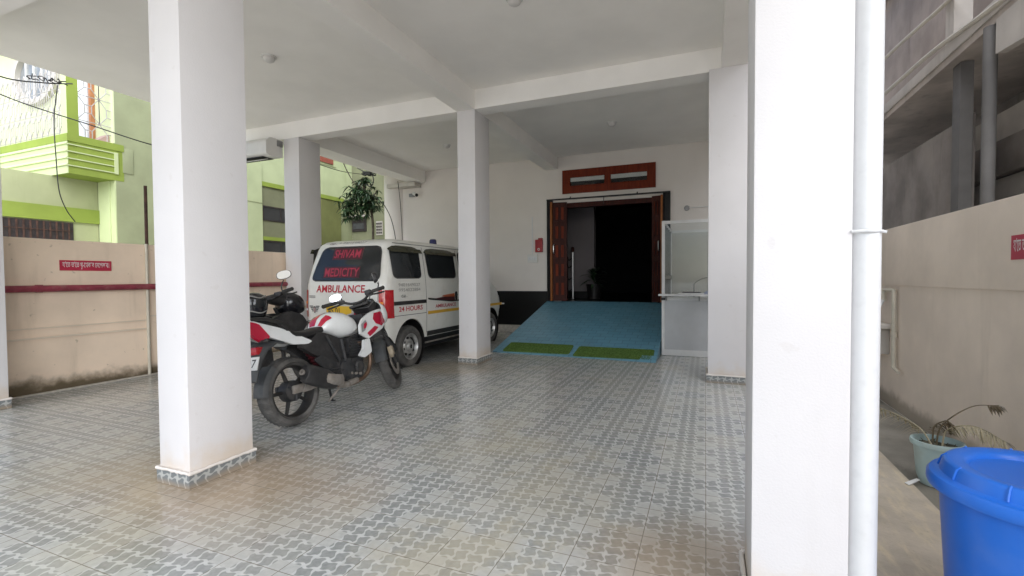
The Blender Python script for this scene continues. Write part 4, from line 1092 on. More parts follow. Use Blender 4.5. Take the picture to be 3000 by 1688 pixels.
bm = BM(); rear_patch(bm, [(-4.47, 1.147), (-3.90, 1.147), (-3.90, 1.285), (-4.46, 1.285)], .0075); obj('film', bm, 'maroon_f', rwin)
rear_text('SHIVAM', -4.345, .405, 1.395, .105, 'red_ink_win', rwin, .016, .0095, .10)
rear_text('MEDICITY', -4.445, .535, 1.163, .107, 'red_ink_win', rwin, .016, .0095)
rear_text('AMBULANCE', -4.562, .762, .965, .094, 'red_ink', van, .018, .004)
rear_text('Call -', -4.50, .11, 1.572, .026, 'maroon_f', van, .012, .004)
rear_text('+ 9401649027', -4.35, .42, 1.578, .026, 'grey_ink', van, .0, .004)
bm = BM()
for z in (.915, .898): rear_patch(bm, [(-4.685, z), (-4.575, z), (-4.575, z+.011), (-4.685, z+.011)], .006, 3)
obj('badge', bm, 'grey_ink', van)
# winged emblem
bm = BM()
for sg in (-1, 1):
    for k in range(4):
        z = .785-k*.020; a, b = -4.592+sg*.026, -4.592+sg*(.088-k*.014); rear_patch(bm, [(min(a, b), z), (max(a, b), z), (max(a, b), z+.013), (min(a, b), z+.013)], .005, 3)
rear_patch(bm, rounded([(-4.61, .72), (-4.592, .700), (-4.574, .72), (-4.57, .79), (-4.614, .79)], .008), .005, 8)
em = obj('emblem', bm, 'fender', van)
bm = BM(); rear_patch(bm, rounded([(-4.606, .725), (-4.592, .712), (-4.578, .725), (-4.577, .775), (-4.607, .775)], .006), .0065, 6); obj('emblem_shield', bm, 'pink', em)
# number plate and handle
bm = BM(); rear_patch(bm, [(-4.385, .685), (-3.99, .685), (-3.99, .80), (-4.385, .80)], .012, 4); plt = obj('number_plate', bm, 'plate_y', van)
rear_text('AS 01', -4.36, .19, .70, .08, 'black_ink', plt, .01, .0145)
bm = BM(); rear_patch(bm, [(-4.40, .812), (-3.93, .812), (-3.93, .832), (-4.40, .832)], .02, 3); obj('plate_lamp', bm, 'van', van)
bm = BM(); rear_patch(bm, [(CX-.57, .600), (CX+.52, .600), (CX+.52, .606), (CX-.57, .606)], .003, 2); rear_patch(bm, [(CX-.575, .60), (CX-.569, .60), (CX-.569, 1.10), (CX-.575, 1.10)], .003, 8); rear_patch(bm, [(CX+.535, .60), (CX+.541, .60), (CX+.541, 1.10), (CX+.535, 1.10)], .003, 8); obj('tailgate_seam', bm, 'trim', van)
bm = BM(); zs = [.36+k*.023 for k in range(11)]
band_patch(bm, -15, 9, zs, .022); obj('bumper', bm, 'bumper', van)
for sg in (1, -1):
    i0, i1 = (7, 14) if sg > 0 else (-14, -7)
    bm = BM(); band_patch(bm, i0, i1, [.655, .70, .75, .80, .86, .90, .94, .97, .99, .998], .008); tl = obj('tail_light', bm, 'taillight', van)
    bm = BM(); band_patch(bm, i0+(0 if sg > 0 else 5), i1-(5 if sg > 0 else 0), [.825, .84, .855], .011); obj('indicator', bm, 'amber', tl)
    bm = BM(); band_patch(bm, i0+(0 if sg > 0 else 5), i1-(5 if sg > 0 else 0), [.735, .75, .765], .011); obj('reverse_lamp', bm, 'clear_lens', tl)
# flanks
def flank(sg):
    W1 = rounded([(4.735, 1.145), (5.325, 1.145), (5.325, 1.525), (4.715, 1.525)], .075, 5)
    W2 = rounded([(5.52, 1.145), (6.255, 1.145), (6.245, 1.525), (5.485, 1.525)], .075, 5)
    W3 = rounded([(6.40, 1.145), (7.40, 1.145), (7.05, 1.525), (6.40, 1.525)], .07, 5)
    for W in (W1, W2, W3):
        cy, cz = sum(p[0] for p in W)/len(W), sum(p[1] for p in W)/len(W)
        G = [(cy+(y-cy)*1.045, cz+(z-cz)*1.07) for y, z in W]
        bm = BM(); side_patch(bm, G, .003, 24, sg); s_ = obj('window', bm, 'trim', van)
        bm = BM(); side_patch(bm, W, .006, 24, sg); obj('pane', bm, 'van_glass', s_)
        if W is not W3:
            yl, yr_ = min(p[0] for p in W), max(p[0] for p in W); bm = BM(); rows = []
            for k in range(9):
                t = k/8; z = 1.55 - .085*t; rows.append([(CX+sg*(side_x(z)-CX+.006+.035*t**.7), yl-.035+.02*(1-t)*0 + (yr_+.05-yl+.02)*j/8, z - (.05*(abs(j-4)/4)**5 if t < .3 else 0) + (-.02 if j in (0,) else 0)*0) for j in range(9)])
            loft(bm, rows, False, False); obj('rain_visor', bm, 'visor', s_)
    bm = BM()
    for y in (5.418, 6.33):
        side_patch(bm, [(y, .40), (y+.008, .40), (y+.008, 1.56), (y, 1.56)], .003, 30, sg)
    side_patch(bm, [(4.66, .670), (5.415, .670), (5.415, .677), (4.66, .677)], .003, 2, sg); side_patch(bm, [(4.8, 1.575), (6.9, 1.575), (6.9, 1.583), (4.8, 1.583)], .004, 2, sg)
    obj('door_seam', bm, 'fender', van)
    bm = BM(); side_patch(bm, [(4.70, .805), (5.415, .805), (5.415, .852), (4.70, .852)], .009, 3, sg); obj('side_moulding', bm, 'trim', van)
    bm = BM(); side_patch(bm, [(5.43, .353), (7.14, .353), (7.14, .42), (5.43, .42)], .006, 3, sg); obj('sill', bm, 'trim', van)
    bm = BM(); tube(bm, [(CX+sg*.63, 5.40, .265), (CX+sg*.63, 7.1, .265)], .012, 6); obj('brake_pipe', bm, 'alloy', van)
    bm = BM(); box(bm, (CX+sg*.645, 4.65, .16), (CX+sg*.46, 4.66, .345)); obj('mud_flap', bm, 'rubber', van, 0)
    bm = BM(); side_patch(bm, [(5.45, .648), (6.325, .648), (6.325, .690), (5.45, .690)], .0045, 3, sg); side_patch(bm, [(6.345, .648), (7.95, .648), (7.95, .690), (6.345, .690)], .0045, 3, sg); obj('stripe', bm, 'yellow', van)
    bm = BM(); side_patch(bm, [(5.46, .845), (6.10, .790), (6.32, .790), (6.32, .812), (6.10, .820), (5.46, .872)], .0045, 8, sg); obj('swoosh', bm, 'trim', van)
    bm = BM(); side_patch(bm, [(5.62, .848), (6.19, .800), (6.19, .885), (5.62, .856)], .0055, 8, sg); obj('swoosh', bm, 'maroon_f', van)
    bm = BM(); side_patch(bm, [(5.80, .872), (6.185, .862), (6.185, .912), (5.86, .894)], .0060, 8, sg); obj('swoosh', bm, 'orange_f', van)
    bm = BM(); side_patch(bm, rounded([(6.20, .81), (6.27, .81), (6.27, .94), (6.20, .94)], .03), .006, 10, sg); dh = obj('door_handle', bm, 'trim', van)
    bm = BM(); box(bm, (CX+sg*.664, 6.215, .87), (CX+sg*.674, 6.255, .895), .003); obj('lever', bm, 'fender', dh)
    def st(body_, y0, w, z0, h, mat, bold):
        a = y0 if sg > 0 else y0+w; bmt = text_mesh(body_, w, h, (0, a, z0), (0, sg, 0), (0, 0, 1), (sg, 0, 0), bold, 0)
        for v in bmt.verts: v.co.x = CX+sg*(side_x(v.co.z)-CX+.0055)
        obj('lettering', bmt, mat, van, 0, fix=False)
    st('24 HOURS', 4.80, .52, .722, .062, 'red_ink', .016); st('AMBULANCE', 5.64, .58, .722, .050, 'red_ink', .014)
    st('9401649027', 4.81, .47, 1.035, .040, 'grey_ink', .0); st('9954022884', 4.81, .47, .972, .040, 'grey_ink', .0); st('Call -', 4.86, .12, .895, .036, 'fender', .0)
for sg in (1, -1): flank(sg)
# nose
hm = NH-1
bm = BM(); band_patch(bm, hm-10, hm+10, [1.14+k*.04 for k in range(10)], .004); obj('windscreen', bm, 'van_glass', van)
bm = BM(); band_patch(bm, hm-11, hm+11, [.36+k*.02 for k in range(8)], .012); obj('bumper', bm, 'bumper', van)
for s0 in (hm-10, hm+5):
    bm = BM(); band_patch(bm, s0, s0+5, [.66, .72, .78, .82], .008); obj('headlight', bm, 'clear_lens', van)
bm = BM(); tube(bm, [(CX+.62, 7.93, .66), (CX+.70, 7.96, .665)], .012, 6); obj('tow_eye', bm, 'alu', van)
bm = BM(); lathe(bm, [(.001, 1.785), (.045, 1.78), (.058, 1.76), (.064, 1.70), (.064, 1.675)], (CX-.03, 6.70, 0), n=24); obj('beacon', bm, 'beacon', van)
bm = BM(); lathe(bm, [(.066, 1.675), (.066, 1.652)], (CX-.03, 6.70, 0), n=24, cap=True); obj('beacon_base', bm, 'black_m', van)

# ------------------------------------------------------------------ white and red motorcycle
LEAN, YAW, STEER = math.radians(8.), math.radians(1.5), math.radians(25)
bike = thing('motorcycle', 'white and red motorcycle leaning on its side stand behind the ambulance', 'motorcycle', (-2.945, 2.64, .004), None, (0, -LEAN, YAW))
RAKE, SA0, SB0 = math.radians(25), 1.05, .80
def steer(bm, ang=STEER):
    ax = Vector((0, -math.sin(RAKE), math.cos(RAKE))); o = Vector((0, SA0, SB0))
    R_ = Matrix.Rotation(ang, 3, ax)
    for v in bm.verts: v.co = R_ @ (v.co - o) + o
def part(name, bm, mat, parent, smooth=40, steered=False, ang=STEER, fix=True):
    if fix: fin(bm)
    if steered: steer(bm, ang)
    return obj(name, bm, mat, parent, smooth, local=True, fix=False)
def sring(a, bc, hw, hh, e=2.5, n=20):
    out = []
    for k in range(n):
        t = 2*PI*k/n; c, s = math.cos(t), math.sin(t)
        out.append((hw*math.copysign(abs(c)**(2/e), c), a, bc+hh*math.copysign(abs(s)**(2/e), s)))
    return out
def body_loft(bm, st, e=2.5, n=20): loft(bm, [sring(a, (t+b)/2, hw, (t-b)/2, e, n) for a, t, b, hw in st])
def curved_panel(bm, poly, xf, th, sg, n=14, m=8):
    """panel of (a, b) outline standing at x = sg*xf(a, b), th thick"""
    z0, z1 = min(p[1] for p in poly), max(p[1] for p in poly); A, B = [], []
    for k in range(n+1):
        z = z0+(z1-z0)*min(max(k/n, .004), .996); s = span(poly, z, 0)
        if not s: continue
        ys = [s[0]+(s[1]-s[0])*j/m for j in range(m+1)]
        A.append([(sg*xf(y, z), y, z) for y in ys]); B.append([(sg*(xf(y, z)-th), y, z) for y in reversed(ys)])
    loft(bm, [a+b for a, b in zip(A, B)], True, True)
def moto_wheel(parent, a, b, r, hw, rim_r, steered=False, tread=True, spokes=5, disc=False, ang=STEER):
    bm = BM(); c = (0, a, b)
    lathe(bm, [(rim_r, -hw*.72), (rim_r+.02, -hw*.92), (r-.045, -hw), (r-.018, -hw*.86), (r-.004, -hw*.5), (r, 0), (r-.004, hw*.5), (r-.018, hw*.86), (r-.045, hw), (rim_r+.02, hw*.92), (rim_r, hw*.72)], c, 'x', 56)
    if tread:
        for k in range(46):
            t = 2*PI*k/46
            for s in (-1, 1):
                P = [(s*hw*q, a+(r+.0015-off)*math.cos(t+d*s*0+d), b+(r+.0015-off)*math.sin(t+d)) for q, off, d in ((.15, .0, 0), (.5, .004, .03), (.86, .018, .05))]
                tube(bm, P, .0032, 4)
    w = part('wheel', bm, 'tyre', parent, 40, steered, ang)
    bm = BM(); lathe(bm, [(rim_r+.002, -hw*.74), (rim_r-.004, -hw*.76), (rim_r-.014, -hw*.5), (rim_r-.02, 0), (rim_r-.014, hw*.5), (rim_r-.004, hw*.76), (rim_r+.002, hw*.74)], c, 'x', 48)
    for k in range(spokes):
        t = 2*PI*k/spokes+.62; ct, s_ = math.cos(t), math.sin(t)
        tube(bm, [(0, a+.04*ct, b+.04*s_), (0, a+(rim_r-.012)*ct, b+(rim_r-.012)*s_)], [.018, .012], 8)
    lathe(bm, [(.001, -hw*.9), (.045, -hw*.9), (.05, -hw*.4), (.05, hw*.4), (.045, hw*.9), (.001, hw*.9)], c, 'x', 20)
    part('rim', bm, 'trim', w, 40, steered, ang)
    return w
def arc_sheet(bm, c, r, a0, a1, hw, th=.004, n=18, drop=.012):
    rows = []
    for k in range(n+1):
        t = math.radians(a0+(a1-a0)*k/n); ct, s_ = math.cos(t), math.sin(t); ring = []
        for x, d in ((-hw, drop), (-hw*.7, .002), (0, 0), (hw*.7, .002), (hw, drop)): ring.append((x, c[0]+(r-d)*ct, c[1]+(r-d)*s_))
        for x, d in ((hw, drop), (hw*.7, .002), (0, 0), (-hw*.7, .002), (-hw, drop)): ring.append((x, c[0]+(r-d-th)*ct, c[1]+(r-d-th)*s_))
        rows.append(ring)
    loft(bm, rows)
# wheels
rwh = moto_wheel(bike, .05, .265, .265, .066, .198)
bm = BM(); lathe(bm, [(.001, .062), (.05, .062), (.078, .05), (.082, .02), (.082, -.03), (.06, -.05), (.001, -.05)], (0, .05, .265), 'x', 28)
for k in range(3): 
    t = k*2.1+.4; tube(bm, [(.064, .05, .265), (.064, .05+.07*math.cos(t), .265+.07*math.sin(t))], .012, 6)
part('drum_brake', bm, 'engine', rwh)
fwh = moto_wheel(bike, 1.36, .265, .265, .048, .200, True)
bm = BM(); lathe(bm, [(.135, .052), (.138, .054), (.138, .058), (.085, .058), (.085, .052)], (0, 1.36, .265), 'x', 32); part('brake_disc', bm, 'alloy', fwh, 40, True)
# front end, turned to the left
for s in (-1, 1):
    bm = BM(); d = Vector((0, -math.sin(RAKE), math.cos(RAKE))); p = Vector((s*.078, 1.345, .25))
    tube(bm, [p, p+d*.30], .027, 12); tube(bm, [p+d*.29, p+d*.66], .018, 12); part('fork_leg', bm, 'plastic' if s < 0 else 'plastic', bike, 40, True)
bm = BM(); arc_sheet(bm, (1.36, .265), .295, 22, 172, .066, .005, 20, .03); ff = part('front_fender', bm, 'fender', bike, 40, True)
bm = BM(); box(bm, (.055, 1.235, .33), (.105, 1.30, .43), .012); box(bm, (.05, 1.27, .31), (.09, 1.34, .37), .01); part('brake_caliper', bm, 'gold', bike, 40, True)
bm = BM(); tube(bm, smooth_pts([(.08, 1.27, .42), (.11, 1.18, .55), (.10, 1.08, .72), (.12, 1.02, .85)]), .006, 6); part('brake_hose', bm, 'plastic', bike, 40, True)
hb = BM(); tube(hb, smooth_pts([(-.285, .835, .955), (-.21, .86, .962), (-.13, .90, .945), (-.07, .925, .915), (0, .93, .905), (.07, .925, .915), (.13, .90, .945), (.21, .86, .962), (.285, .835, .955)]), .012, 10)
box(hb, (-.09, .91, .865), (.09, 1.04, .892), .01)
handle = part('handlebar', hb, 'trim', bike, 40, True)
for s in (-1, 1):
    bm = BM(); tube(bm, [(s*.175, .873, .958), (s*.285, .835, .955)], [.017, .018], 12); lathe(bm, [(.012, -.012), (.021, 0), (.012, .012)], (s*.29, .834, .955), 'x', 12, True); part('grip', bm, 'rubber', handle, 40, True)
    bm = BM(); tube(bm, smooth_pts([(s*.12, .93, .945), (s*.19, .935, .935), (s*.28, .89, .925)]), [.009]*12+[.006], 6); box(bm, (s*.115, .89, .93), (s*.165, .94, .968), .008); part('lever', bm, 'plastic', handle, 40, True)
bm = BM()
tube(bm, smooth_pts([(-.13, .93, .94), (-.09, 1.02, .93), (-.05, 1.03, .84), (-.06, .98, .72)]), .0045, 6); tube(bm, smooth_pts([(.13, .93, .94), (.10, 1.04, .95), (.06, 1.05, .86), (.07, .98, .74)]), .0045, 6); tube(bm, smooth_pts([(.12, .92, .94), (.05, 1.03, .92), (.0, 1.04, .84), (-.02, .98, .74)]), .0045, 6)
part('cables', bm, 'rubber', handle, 40, True)
bm = BM(); box(bm, (.085, .92, .945), (.145, .97, .995), .01); part('fluid_reservoir', bm, 'plastic', handle, 40, True)
def bike_mirror(par, stem, c, nrm, w, h, steered=True):
    bm = BM(); tube(bm, smooth_pts(stem), .006, 8); m_ = part('mirror', bm, 'plastic', par, 40, steered)
    n = Vector(nrm).normalized(); s = n.cross(Vector((0, 0, 1))).normalized(); u = s.cross(n)
    def ov(k, sc, off): 
        t = 2*PI*k/22; cc, ss = math.cos(t), math.sin(t)
        return Vector(c) + s*w*sc*math.copysign(abs(cc)**.8, cc) + u*h*sc*math.copysign(abs(ss)**.8, ss) + n*off
    bm = BM(); loft(bm, [[ov(k, sc, off) for k in range(22)] for sc, off in ((.3, -.035), (.7, -.030), (.98, -.008), (1., .002), (.94, .004))]); part('shell', bm, 'plastic', m_, 40, steered)
    bm = BM(); loft(bm, [[ov(k, .93, .0045) for k in range(22)], [ov(k, .92, .0065) for k in range(22)]]); part('glass', bm, 'mirror', m_, 40, steered)
bike_mirror(handle, [(.235, .855, .965), (.25, .865, 1.0), (.245, .87, 1.02)], (.225, .868, 1.075), (-.98, -.15, .05), .034, .052)
bike_mirror(handle, [(-.135, .905, .955), (-.135, .92, .985), (-.15, .925, .995)], (-.185, .918, 1.01), (.0, -.99, .13), .062, .036)
bm = BM(); prism(bm, rounded([(-.105, .0), (.105, .0), (.12, .10), (.07, .15), (-.07, .15), (-.12, .10)], .03), 'y', 0, .05)
T_ = Matrix.Translation((0, .985, .845)) @ Matrix.Rotation(math.radians(-52), 4, 'X')
bmesh.ops.transform(bm, matrix=T_, verts=bm.verts); clu = part('instrument_cluster', bm, 'plastic', bike)
bm = BM()
for cx_, cy_, r in ((-.05, .07, .04), (.05, .075, .036)): lathe(bm, [(r, -.003), (r+.006, -.006), (r+.006, .0)], (cx_, 0, cy_), 'y', 20, False)
for a_, b_ in (((-.095, .012), (.095, .012)), ((.0, .02), (.0, .14)), ((-.095, .012), (-.11, .095)), ((.095, .012), (.11, .095))): tube(bm, [(a_[0], -.002, a_[1]), (b_[0], -.002, b_[1])], .0045, 5)
bmesh.ops.transform(bm, matrix=T_, verts=bm.verts); part('gauge_trim', bm, 'gauge', clu)
# tank
TK = [(.385, .735, .680, .075), (.42, .790, .668, .112), (.47, .822, .645, .132), (.53, .840, .618, .145), (.59, .842, .602, .152), (.65, .830, .600, .157), (.71, .800, .610, .152), (.765, .755, .626, .125), (.79, .715, .650, .08)]
bm = BM(); body_loft(bm, TK, 2.4, 28); tank = part('fuel_tank', bm, 'bike_white', bike, 60)
def tank_strip(k0, k1, i0, i1, off):
    bm = BM(); rows = []
    for a, t, b, hw in TK[i0:i1]:
        r = sring(a, (t+b)/2, hw+off, (t-b)/2+off, 2.4, 56); rows.append([r[k % 56] for k in range(k0, k1+1)])
    loft(bm, rows, False, False); return bm
part('red_stripe', tank_strip(14, 21, 0, 6, .003), 'bike_red', tank, 60)
part('red_stripe', tank_strip(5, 11, 0, 3, .003), 'bike_red', tank, 60)
bm = BM(); lathe(bm, [(.001, .006), (.032, .006), (.036, 0), (.036, -.01)], (0, .56, .838), n=20); part('filler_cap', bm, 'alloy', tank)
# fairing panels and nose
def fx(a, b): return .160 if a < 1.0 else max(.03, .160 - .075*((a-1.0)/.25)**1.7)
SH = [(.752, .612), (.755, .690), (.80, .745), (.885, .785), (.99, .822), (1.11, .825), (1.20, .765), (1.215, .700), (1.12, .640), (.96, .595), (.86, .560)]
for s in (1, -1):
    bm = BM(); curved_panel(bm, SH, fx, .02, s); sp = part('side_fairing', bm, 'bike_white', bike, 50)
    bm = BM(); curved_panel(bm, [(.95, .735), (.975, .795), (1.10, .800), (1.20, .735), (1.18, .690), (1.08, .660), (.985, .690)], lambda a, b: fx(a, b)+.003, .002, s); part('red_flash', bm, 'bike_red', sp, 50)
    bm = BM(); curved_panel(bm, [(.845, .612), (.965, .668), (1.02, .652), (.955, .612), (.875, .578)], lambda a, b: fx(a, b)+.003, .002, s); part('red_flash', bm, 'bike_red', sp, 50)
    bm = BM(); curved_panel(bm, [(.768, .625), (.775, .70), (.84, .735), (.86, .70), (.82, .64)], lambda a, b: fx(a, b)+.004, .002, s); part('grey_inlay', bm, 'bike_grey', sp, 50)
    bm = BM(); curved_panel(bm, [(.80, .655), (.81, .70), (.845, .715), (.85, .690), (.83, .66)], lambda a, b: fx(a, b)+.007, .002, s); part('red_flash', bm, 'bike_red', sp, 50)
    bm = BM(); curved_panel(bm, rounded([(.84, .560), (.915, .566), (.925, .43), (.81, .392), (.752, .420), (.82, .475)], .02, 3), lambda a, b: .125, .03, s); part('engine_cowl', bm, 'bike_white', bike, 50)
bm = BM(); rows = []
for a, t, b, hw in ((1.135, .915, .69, .138), (1.15, .912, .68, .142), (1.20, .890, .665, .138), (1.25, .85, .665, .112), (1.285, .80, .68, .075), (1.30, .77, .70, .03)): rows.append(sring(a, (t+b)/2, hw, (t-b)/2, 2.6, 28))
loft(bm, rows, True, True); nose = part('nose_fairing', bm, 'bike_white', bike, 50)
bm = BM(); loft(bm, [sring(1.13, .803, .128, .102, 2.6, 28), sring(1.1345, .803, .132, .106, 2.6, 28)]); part('nose_hollow_dark', bm, 'plastic', nose)  # black plate stands for the dark hollow inside the nose
bm = BM(); box(bm, (-.12, .86, .70), (.12, 1.13, .80), .03); part('inner_cowl', bm, 'plastic', bike)
bm = BM(); loft(bm, [[(-.10, 1.02, .84), (-.07, 1.02, .84), (-.07, 1.03, .79), (-.12, 1.03, .79)], [(-.10, 1.09, .88), (-.075, 1.09, .88), (-.08, 1.09, .80), (-.12, 1.09, .80)]]); part('red_inner_panel', bm, 'bike_red', bike)
bm = BM(); loft(bm, [sring(1.29, .745, .07, .05, 2.4, 24), sring(1.31, .745, .05, .035, 2.4, 24)]); part('headlight', bm, 'clear_lens', nose)
# seat and tail
bm = BM(); body_loft(bm, [(-.37, .850, .815, .045), (-.30, .858, .79, .078), (-.18, .842, .765, .095), (-.08, .812, .735, .102), (.0, .755, .70, .110), (.07, .722, .665, .118), (.17, .712, .65, .118), (.30, .718, .66, .10), (.40, .735, .675, .08)], 3., 24); part('seat', bm, 'seat', bike, 60)
for s in (1, -1):
    bm = BM(); curved_panel(bm, rounded([(-.32, .842), (-.24, .812), (-.05, .752), (.235, .622), (.19, .606), (.06, .612), (-.165, .700), (-.30, .775)], .02, 3), lambda a, b: .112-.03*max(0, -a-.1), .03, s, 16, 12); tp = part('tail_panel', bm, 'bike_white', bike, 50)
    bm = BM(); curved_panel(bm, [(-.345, .835), (-.245, .806), (-.160, .700), (-.235, .672), (-.33, .745)], lambda a, b: .1155-.03*max(0, -a-.1), .035, s); part('red_flash', bm, 'bike_red', tp, 50)
    bm = BM(); curved_panel(bm, [(.10, .600), (.235, .640), (.30, .690), (.42, .660), (.56, .598), (.60, .50), (.52, .40), (.40, .42), (.22, .52)], lambda a, b: .105, .05, s); sc_ = part('side_cover', bm, 'plastic', bike, 50)
    bm = BM(); tube(bm, [(s*.112, .38, .65), (s*.115, .50, .42)], .014, 6); tube(bm, [(s*.11, .55, .60), (s*.12, .56, .42)], .016, 6); part('frame_tube', bm, 'engine', bike)
    bm = BM(); tube(bm, smooth_pts([(s*.10, -.30, .84), (s*.125, -.20, .835), (s*.13, -.08, .80), (s*.11, .02, .755)]), [.013]*20, 8); tube(bm, [(s*.12, -.07, .795), (s*.115, .0, .745)], .02, 8); part('grab_rail', bm, 'trim', bike)
    bm = BM(); box(bm, (s*.07, .0, .245), (s*.10, .52, .31), .012); part('swing_arm', bm, 'alloy' if s > 0 else 'engine', bike)
    bm = BM(); tube(bm, [(s*.10, .40, .36), (s*.19, .41, .36)], .012, 8); prism(bm, rounded([(.22, .47), (.30, .50), (.47, .40), (.46, .34), (.38, .33)], .02), 'x', s*.10, s*.115); part('foot_peg', bm, 'engine', bike)
    bm = BM(); tube(bm, [(s*.10, -.24, .68), (s*.16, -.245, .68)], .008, 6); ball(bm, (s*.165, -.245, .68), .022, 8, (1, .8, .7)); part('indicator', bm, 'plastic', bike)
bm = BM(); rows = []
for a, b, w in ((-.02, .655, .10), (-.12, .655, .11), (-.20, .62, .11), (-.25, .55, .10), (-.285, .47, .095), (-.30, .40, .085)): rows.append([(-w, a, b), (-w*.8, a-.015, b+.012), (0, a-.02, b+.016), (w*.8, a-.015, b+.012), (w, a, b), (w*.96, a+.012, b-.01), (0, a+.0, b+.0), (-w*.96, a+.012, b-.01)])
loft(bm, rows); rf = part('rear_fender', bm, 'fender', bike, 50)
bm = BM(); arc_sheet(bm, (.05, .265), .283, 128, 178, .068, .005, 20, .03); part('hugger', bm, 'fender', bike, 50)
bm = BM(); box(bm, (-.075, -.27, .585), (.085, -.20, .645), .02); part('tail_light', bm, 'taillight', bike)
bm = BM(); box(bm, (-.105, 0, -.048), (.105, .006, .048), .002); PM = Matrix.Translation((0, -.285, .53)) @ Matrix.Rotation(math.radians(-20), 4, 'X'); bmesh.ops.transform(bm, matrix=PM, verts=bm.verts); pl_ = part('number_plate', bm, 'plate_w', bike)
bmt = text_mesh('0327', .17, .06, (-.085, -.001, -.03), (1, 0, 0), (0, 0, 1), (0, -1, 0), .01, .0005); bmesh.ops.transform(bmt, matrix=PM, verts=bmt.verts); part('lettering', bmt, 'black_ink', pl_, 0, fix=False)
bm = BM(); box(bm, (-.03, -.318, .435), (.035, -.305, .475), .006); box(bm, (-.02, -.306, .445), (.02, -.285, .465)); part('reflector', bm, 'taillight', bike)
# engine and exhaust
bm = BM(); box(bm, (-.12, .47, .22), (.115, .80, .42), .04); box(bm, (-.10, .42, .26), (.10, .55, .46), .03)
eng = part('engine', bm, 'engine', bike)
bm = BM()
for k in range(8):
    t = k/7; box(bm, (-.085, .66+.06*t, .425+.17*t), (.085, .82+.05*t, .434+.17*t), .002)
box(bm, (-.07, .68, .40), (.07, .83, .60), .02); part('cylinder', bm, 'engine', eng)
bm = BM(); lathe(bm, [(.001, .142), (.07, .140), (.092, .128), (.096, .10)], (0, .58, .335), 'x', 26); lathe(bm, [(.001, .136), (.045, .134), (.058, .122), (.06, .10)], (0, .735, .325), 'x', 22)
for k in range(6): 
    t = k*PI/3; lathe(bm, [(.001, .146), (.009, .145), (.009, .13)], (0, .58+.078*math.cos(t), .335+.078*math.sin(t)), 'x', 8)
part('clutch_cover', bm, 'engine', eng)
bm = BM(); 
for k in range(3): lathe(bm, [(.001, .148), (.012, .147), (.012, .13)], (0, .60+.055*k, .29-.012*k), 'x', 10)
part('bolts', bm, 'alloy', eng)
bm = BM(); tube(bm, smooth_pts([(.05, .80, .55), (.075, .90, .50), (.085, .935, .40), (.085, .90, .28), (.09, .80, .215), (.10, .62, .195), (.12, .46, .215), (.14, .36, .25)]), .019, 10); ex = part('exhaust', bm, 'brown_steel', bike)
bm = BM(); tube(bm, [(.093, .70, .215), (.10, .58, .205)], .03, 10); tube(bm, [(.11, .56, .20), (.128, .43, .225)], .028, 10); part('heat_shield', bm, 'alloy', ex)
def mring(p, d, rx, ry, n=20):
    s, u = frame(d); return [Vector(p)+s*rx*math.cos(2*PI*k/n)+u*ry*math.sin(2*PI*k/n) for k in range(n)]
dm = (0, -.33, .14)
bm = BM(); loft(bm, [mring((.145, .40, .245), dm, .032, .034), mring((.155, .36, .262), dm, .050, .060), mring((.165, .26, .305), dm, .058, .078), mring((.17, .14, .355), dm, .058, .080), mring((.172, .06, .388), dm, .056, .074), mring((.172, .045, .394), dm, .046, .06)]); mf = part('muffler', bm, 'plastic', ex, 50)
bm = BM(); lathe(bm, [(.001, 0), (.019, 0), (.022, -.006), (.022, -.02), (.012, -.02), (.012, .02)], (0, 0, 0), n=18); bmesh.ops.transform(bm, matrix=Matrix.Translation((.172, .038, .398)) @ Vector((0, -.33, .14)).to_track_quat('-Z', 'Y').to_matrix().to_4x4(), verts=bm.verts); part('outlet', bm, 'alloy', mf)
bm = BM(); rows = []
for a, z, w in ((.19, .275, .045), (.24, .268, .060), (.30, .252, .062), (.37, .236, .054), (.42, .230, .038)): rows.append([(.172+w*math.cos(t), a, z+.045+.058*math.sin(t)) for t in [math.radians(-140+k*15) for k in range(13)]])
loft(bm, rows, False, False); part('muffler_guard', bm, 'alloy', mf, 50)
bm = BM(); prism(bm, rounded([(.11, .305), (.24, .36), (.27, .34), (.27, .30), (.16, .245), (.06, .245)], .02), 'x', .108, .118); part('exhaust_bracket', bm, 'alloy', bike)
bm = BM(); tube(bm, [(.03, .33, .40), (.03, .22, .58)], .022, 10)
for k in range(6): lathe(bm, [(.026, -.008), (.036, 0), (.026, .008)], (.03, .32-.018*k, .42+.03*k), n=16, cap=True)
part('shock_absorber', bm, 'maroon_f', bike)
bm = BM(); tube(bm, smooth_pts([(0, 1.0, .72), (0, .94, .62), (0, .915, .45), (0, .86, .26), (0, .6, .2)]), .022, 8); tube(bm, [(0, 1.02, .70), (0, .45, .58), (0, -.1, .68)], .02, 8); part('frame', bm, 'engine', bike)
bm = BM(); box(bm, (-.10, .86, .43), (.10, .895, .60), .006); part('radiator', bm, 'plastic', bike)
bm = BM(); tube(bm, smooth_pts([(-.09, .52, .24), (-.14, .60, .20), (-.215, .70, .075), (-.242, .74, .030)]), .011, 8); box(bm, (-.27, .725, .022), (-.225, .765, .036), .004); part('side_stand', bm, 'engine', bike)
bm = BM(); tube(bm, [(.13, .44, .20), (.13, .30, .115)], .009, 6); part('brake_rod', bm, 'alloy', bike); 

